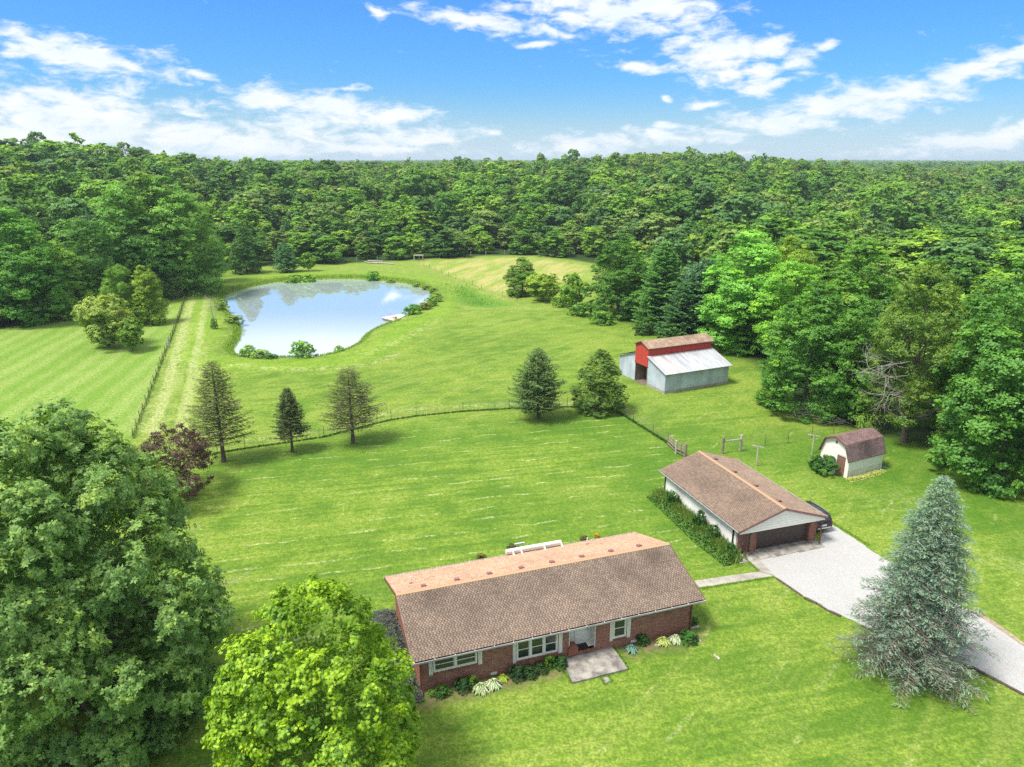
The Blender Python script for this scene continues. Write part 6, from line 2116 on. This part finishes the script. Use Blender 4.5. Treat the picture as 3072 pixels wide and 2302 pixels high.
for i in range(nb):
    a = i / nb * Ly; b_ = (i + .93) / nb * Ly
    q = MB(); Q = [ey * a - ex * .05, ex * (Lx + .05) + ey * a, ex * (Lx + .05) + ey * b_, ey * b_ - ex * .05]
    q.hexa([p_ + Vector((0, 0, zz1 + .003)) for p_ in Q] + [p_ + Vector((0, 0, zz1 + .07)) for p_ in Q]); q.build('deck_board', Mw, dock)
fl_ = MB(); Q = [p_ * .9 + (P4[2] * .05) for p_ in P4]
fl_.hexa([p_ + Vector((0, 0, WATER_Z - .3)) for p_ in Q] + [p_ + Vector((0, 0, zz0 - .004)) for p_ in Q]); fl_.build('float', M_black, dock)
ld = MB()
for s_ in (.25, .75):
    b0v = ey * Ly * (.35 + .2 * s_)
    ld.tube([b0v - ex * .35 + Vector((0, 0, -1.4)), b0v - ex * .3 + Vector((0, 0, .7)), b0v - ex * .05 + Vector((0, 0, .85)), b0v + ex * .25 + Vector((0, 0, .7)), b0v + ex * .3 + Vector((0, 0, zz1 + .07))], .035, 6)
ld.build('ladder', M_gutter, dock)
q = MB(); o1 = ex * Lx * .7 + ey * .4
q.hexa([o1 + Vector((0, 0, zz1 + .07)), o1 + ex * .9 + Vector((0, 0, zz1 + .07)), o1 + ex * .9 + ey * .7 + Vector((0, 0, zz1 + .07)), o1 + ey * .7 + Vector((0, 0, zz1 + .07)),
        o1 + Vector((0, 0, zz1 + .7)), o1 + ex * .9 + Vector((0, 0, zz1 + .7)), o1 + ex * .9 + ey * .7 + Vector((0, 0, zz1 + .7)), o1 + ey * .7 + Vector((0, 0, zz1 + .7))])
bo = q.build('storage_box', mat('tan_box', (.60, .46, .34), .7)); bo.location = (dx, dy, 0); tag(bo, 'tan box standing on the white swim dock', 'box')
ra = C(550, 750, 2.4578, [(1600, 500), (1650, 488), (1665, 497), (1615, 510)], .0)
q = MB(); q.hexa([(x, y, -.45) for x, y in ra] + [(x, y, -.28) for x, y in ra]); o_ = q.build('gangplank', Mw); tag(o_, 'short white gangplank from the bank to the swim dock', 'plank')

# ------------------------------------------------------------------ fences
def fence(name, label, pts, spacing, h, post_r=.03, wires=5, post_mat=None, wood_ends=(), tilt=.03, weeds=True, mesh=True):
    P_ = [Vector((x, y, terrain1(x, y))) for x, y in pts]
    root = thing(name, label, 'fence', tuple(P_[0]))
    o0 = P_[0]
    r = random.Random(len(pts) + int(spacing * 10))
    posts = []
    for a, b_ in zip(P_, P_[1:]):
        L = (b_ - a).length; n = max(1, round(L / spacing))
        for i in range(n): posts.append(a.lerp(b_, i / n))
    posts.append(P_[-1])
    m0 = MB(); m0.box(-post_r, post_r, -post_r * .25, post_r * .25, -.2, h); m0.box(-post_r * .25, post_r * .25, 0, post_r * 1.2, -.2, h)
    f0 = None
    for i, p_ in enumerate(posts):
        p_.z = terrain1(p_.x, p_.y)
        if f0 is None: f0 = m0.build('post', post_mat or M_post, root); o_ = f0
        else: o_ = f0.copy(); COL.objects.link(o_); o_.parent = root
        o_.location = p_ - o0; o_.rotation_euler = (r.uniform(-tilt, tilt), r.uniform(-tilt, tilt), r.uniform(0, 3))
    w_ = MB()
    for k_ in range(wires):
        z = h * (.12 + .8 * k_ / max(1, wires - 1))
        for a, b_ in zip(posts, posts[1:]):
            mid_ = (a + b_) / 2 - o0 + Vector((0, 0, z - .02))
            w_.tube([a - o0 + Vector((0, 0, z)), mid_, b_ - o0 + Vector((0, 0, z))], .006 + .00007 * a.y, 3, cap=False)
    if mesh:
        for a, b_ in zip(posts, posts[1:]):
            L = (b_ - a).length; n = int(L / .45)
            for i in range(1, n):
                p_ = a.lerp(b_, i / n) - o0
                w_.tube([p_ + Vector((0, 0, .1)), p_ + Vector((0, 0, h * .92))], .004 + .00004 * a.y, 3, cap=False)
    w_.build('wire_mesh', M_wire, root)
    if weeds:
        return root, [(p_.x, p_.y) for p_ in posts]
    return root, posts


yf = [G(430, 992), G(470, 980), G(530, 970), G(615, 958), G(700, 945), G(775, 925), G(845, 908), G(900, 900), G(1000, 890), G(1100, 884), G(1225, 880), G(1325, 884)]
fence('wire_fence', 'wire fence on thin steel posts curving across the lawn behind the conifers', yf, 4.4, 1.35)
blades('fence_weeds', 'dark weed strip along the foot of the curving wire fence', along(yf, 4200, .07, 31), .22, .08, (.05, .15, .02), 32, .4, cat='weeds')
rf_ = [G(1325, 884), G(1368, 912), G(1410, 938), G(1442, 958)]
fence('wire_fence', 'wire fence running from the round leafy tree down to the wooden gate', rf_, 4.4, 1.35)
blades('fence_weeds', 'dark weed strip along the foot of the fence leading to the wooden gate', along(rf_ + [G(1475, 982)], 2600, .08, 33), .24, .08, (.05, .15, .02), 34, .4, cat='weeds')
c3 = (1950, 1280, 3.687)
pf2 = C(*c3, [(1000, 285), (1270, 215), (1525, 188), (1785, 125), (2030, 80), (2212, 30)])
fence('wire_fence', 'thin wire fence running right from the rail posts towards the shed', pf2, 7.5, 1.5, wires=3, mesh=False)
lf_ = [G(288, 948), G(322, 858), G(352, 778), G(370, 735), G(390, 680), G(409, 624)]
fence('wire_fence', 'rusty wire fence between the left hay field and the pond lane', lf_, 3.4, 1.3, wires=3, post_r=.045, mesh=False)
blades('fence_weeds', 'rank brownish weeds along the hay field fence', along(lf_, 2400, .12, 35), .42, .08, (.14, .22, .05), 36, .4, cat='weeds')
for (a, l_) in ((C(0, 650, 1.6385, [(832, 648)])[0], 'thick wooden post with bushy top in the middle of the hay field fence'), (C(0, 650, 1.6385, [(928, 375)])[0], 'thick wooden post at the far end of the hay field fence')):
    q = MB(); q.cyl(0, 0, -.2, 2.1, .17, 10, .15); o_ = q.build('wooden_post', M_woodgrey); o_.location = (a[0], a[1], 0); tag(o_, l_, 'post')
mf = [G(905, 570), G(940, 585), G(985, 603), G(1040, 622), G(1085, 632), G(1118, 642)]
fence('field_fence', 'row of small dark posts crossing the tan meadow', mf, 6.5, 1.2, post_r=.05, wires=1, mesh=False)
bf = [G(770, 566), G(860, 563), G(950, 558), G(1050, 551), G(1130, 549), G(1230, 556)]
fence('field_fence', 'post fence along the far wood edge behind the meadow', bf, 7, 1.5, post_r=.11, wires=1, mesh=False, post_mat=M_woodgrey)


def wood_post(x, y, h, r, label=None, parent=None, mt=None):
    q = MB(); q.cyl(x, y, -.2, h, r, 10, r * .92); return q.build('post', mt or M_wood, parent)


# wooden gate left
ga = C(*c3, [(195, 215), (285, 300), (388, 352)])
gt = thing('wooden_gate', 'weathered board gate hung between two thick posts behind the garage', 'gate', (ga[0][0], ga[0][1], 0))
def rel(p_): return (p_[0] - ga[0][0], p_[1] - ga[0][1])
a, b_, c_ = map(rel, ga)
wood_post(*b_, 1.55, .13, parent=gt, mt=M_woodgrey); wood_post(*c_, 1.75, .15, parent=gt); wood_post(*a, 1.5, .07, parent=gt)
for s_, e_ in ((a, b_), (b_, c_)):
    d = Vector((e_[0] - s_[0], e_[1] - s_[1], 0)); L = d.length; d.normalize(); n_ = Vector((-d.y, d.x, 0)) * .025
    for k_ in range(4):
        z = .25 + k_ * .34; q = MB(); S_ = Vector((*s_, z)) + d * .1; E_ = Vector((*e_, z)) - d * .1
        q.hexa([S_ - n_, E_ - n_, E_ + n_, S_ + n_] + [p_ + Vector((0, 0, .14)) for p_ in (S_ - n_, E_ - n_, E_ + n_, S_ + n_)]); q.build('board', M_wood, gt)
    m_ = Vector((*s_, 0)) + d * L * .5; q = MB(); n2_ = n_ * 2.1
    q.hexa([m_ - d * .06 + n_ * 1.1 + Vector((0, 0, .2)), m_ + d * .06 + n_ * 1.1 + Vector((0, 0, .2)), m_ + d * .06 + n2_ + Vector((0, 0, .2)), m_ - d * .06 + n2_ + Vector((0, 0, .2)),
            m_ - d * .06 + n_ * 1.1 + Vector((0, 0, 1.5)), m_ + d * .06 + n_ * 1.1 + Vector((0, 0, 1.5)), m_ + d * .06 + n2_ + Vector((0, 0, 1.5)), m_ - d * .06 + n2_ + Vector((0, 0, 1.5))])
    q.build('brace', M_wood, gt)
# rail between two posts
ga2 = C(*c3, [(800, 300), (1000, 270)])
rp = thing('rail_posts', 'two thick wooden posts joined by one grey rail in the paddock fence', 'rail fence', (*ga2[0], 0))
e_ = (ga2[1][0] - ga2[0][0], ga2[1][1] - ga2[0][1])
wood_post(0, 0, 1.95, .14, parent=rp); wood_post(*e_, 1.9, .15, parent=rp, mt=M_woodgrey)
d = Vector((*e_, 0)); L = d.length; d.normalize(); q = MB(); n_ = Vector((-d.y, d.x, 0)) * .06
S_, E_ = d * .14, d * (L - .15)
q.hexa([S_ - n_ + Vector((0, 0, 1.35)), E_ - n_ + Vector((0, 0, 1.35)), E_ + n_ + Vector((0, 0, 1.35)), S_ + n_ + Vector((0, 0, 1.35)), S_ - n_ + Vector((0, 0, 1.47)), E_ - n_ + Vector((0, 0, 1.47)), E_ + n_ + Vector((0, 0, 1.47)), S_ + n_ + Vector((0, 0, 1.47))])
q.build('rail', M_woodgrey, rp)
# clothesline posts
for (a, l_) in ((C(*c3, [(1175, 435)])[0], 'white wooden clothesline post just behind the garage roof'), (C(*c3, [(1788, 305)])[0], 'white wooden clothesline post left of the shed')):
    r = thing('clothesline_post', l_, 'clothesline post', (a[0], a[1], 0), -.55, 'clothesline posts')
    q = MB(); q.box(-.06, .06, -.06, .06, -.1, 2.15); q.build('post', M_woodgrey, r)
    q = MB(); q.box(-.62, .62, -.05, .05, 2.155, 2.25); q.build('crossbar', M_woodgrey, r)
    for xx in (-.5, 0, .5):
        q = MB(); q.cyl(xx, 0, 2.25, 2.31, .02); q.build('hook', M_post, r)
# driveway edging timbers
ed = thing('timber_edging', 'dark weathered timbers edging the lower side of the gravel drive', 'edging', (0, 0, 0))
el_ = C(*crD, [(805, 915), (880, 965), (955, 1018)]) , C(*crD, [(965, 1030), (1040, 1062), (1110, 1105), (1175, 1135)]), C(*crD, [(1290, 1185), (1480, 1270), (1640, 1340), (1790, 1380)]), C(*crD, [(1800, 1385), (1900, 1420), (1990, 1462), (2090, 1515), (2212, 1580), (2400, 1690)])
for ch in el_:
    for p_, q_ in zip(ch, ch[1:]):
        d = Vector((q_[0] - p_[0], q_[1] - p_[1], 0)); L = d.length; d.normalize(); n_ = Vector((-d.y, d.x, 0)) * .08
        nn2 = max(1, round(L / 2.2))
        for k_ in range(nn2):
            S_ = Vector((*p_, 0)) + d * (L * k_ / nn2 + .03); E_ = Vector((*p_, 0)) + d * (L * (k_ + 1) / nn2 - .03); j = random.uniform(.06, .13)
            q = MB(); q.hexa([S_ - n_, E_ - n_, E_ + n_, S_ + n_] + [v_ + Vector((0, 0, j)) for v_ in (S_ - n_, E_ - n_, E_ + n_, S_ + n_)])
            q.build('timber', mat('old_timber', (.12, .085, .065), .9, var=.3), ed)
# timber pile and hutch at the far wood edge
a, b_ = C(550, 750, 2.4578, [(1335, 97), (1550, 112)])
tp = thing('timber_pile', 'grey beams and branches lying in the meadow before the far wood', 'timber pile', (a[0], a[1], 0))
d = Vector((b_[0] - a[0], b_[1] - a[1], 0))
for k_, (s_, e_, z) in enumerate(((0, .45, .3), (.3, 1.0, .25), (.1, .6, .7))):
    q = MB(); q.tube([d * s_ + Vector((0, k_ * .5, z)), d * e_ + Vector((0, k_ * 1.2, z * .8))], .2, 7); q.build('beam', M_barkpale, tp)
a = C(550, 750, 2.4578, [(1735, 75)])[0]
ht = thing('open_hutch', 'tiny dark open hutch at the far wood edge', 'hutch', (a[0], a[1], 0))
q = MB(); q.box(-1.6, 1.6, -.8, .8, 1.5, 1.65); q.build('roof', M_woodgrey, ht)
for xx in (-1.45, 1.45):
    for yy in (-.7, .7):
        q = MB(); q.box(xx - .08, xx + .08, yy - .08, yy + .08, -.1, 1.5); q.build('post', M_woodgrey, ht)
# grass fringe at slab and drive edges
ring_ = [fs[0], fs[1], fs[2], fs[3], fs[0]]
e1 = C(1650, 1750, 4.022, [(145, 1040), (270, 1205), (945, 1035), (760, 760)])
blades('edge_grass', 'fringe of longer grass along the concrete slab and walk edges', np.vstack([along(e1, 1500, .07, 41), along(C(*crD, [(345, 975), (372, 978), (800, 910)]), 1200, .07, 42), along(C(*crD, [(1130, 605), (1290, 705), (1340, 735)]), 900, .1, 43), along(ring_, 400, .06, 44),
       along(C(*crD, [(620, 775), (640, 812), (712, 878)]), 600, .06, 46)]), .13, .03, (.17, .34, .03), 45, .5)

# ------------------------------------------------------------------ air
hz, t = new_mat('air')
pv = t.n('ShaderNodeVolumePrincipled')
pv.inputs['Color'].default_value = (0.72, 0.86, 1.0, 1)
pv.inputs['Density'].default_value = 0.00015
pv.inputs['Anisotropy'].default_value = 0.2
o = t.n('ShaderNodeOutputMaterial'); t.link(pv.outputs[0], o.inputs['Volume'])
q = MB(); q.box(-9500, 9500, -800, 13000, -40, 60)
q.build('haze', hz, kind='stuff')
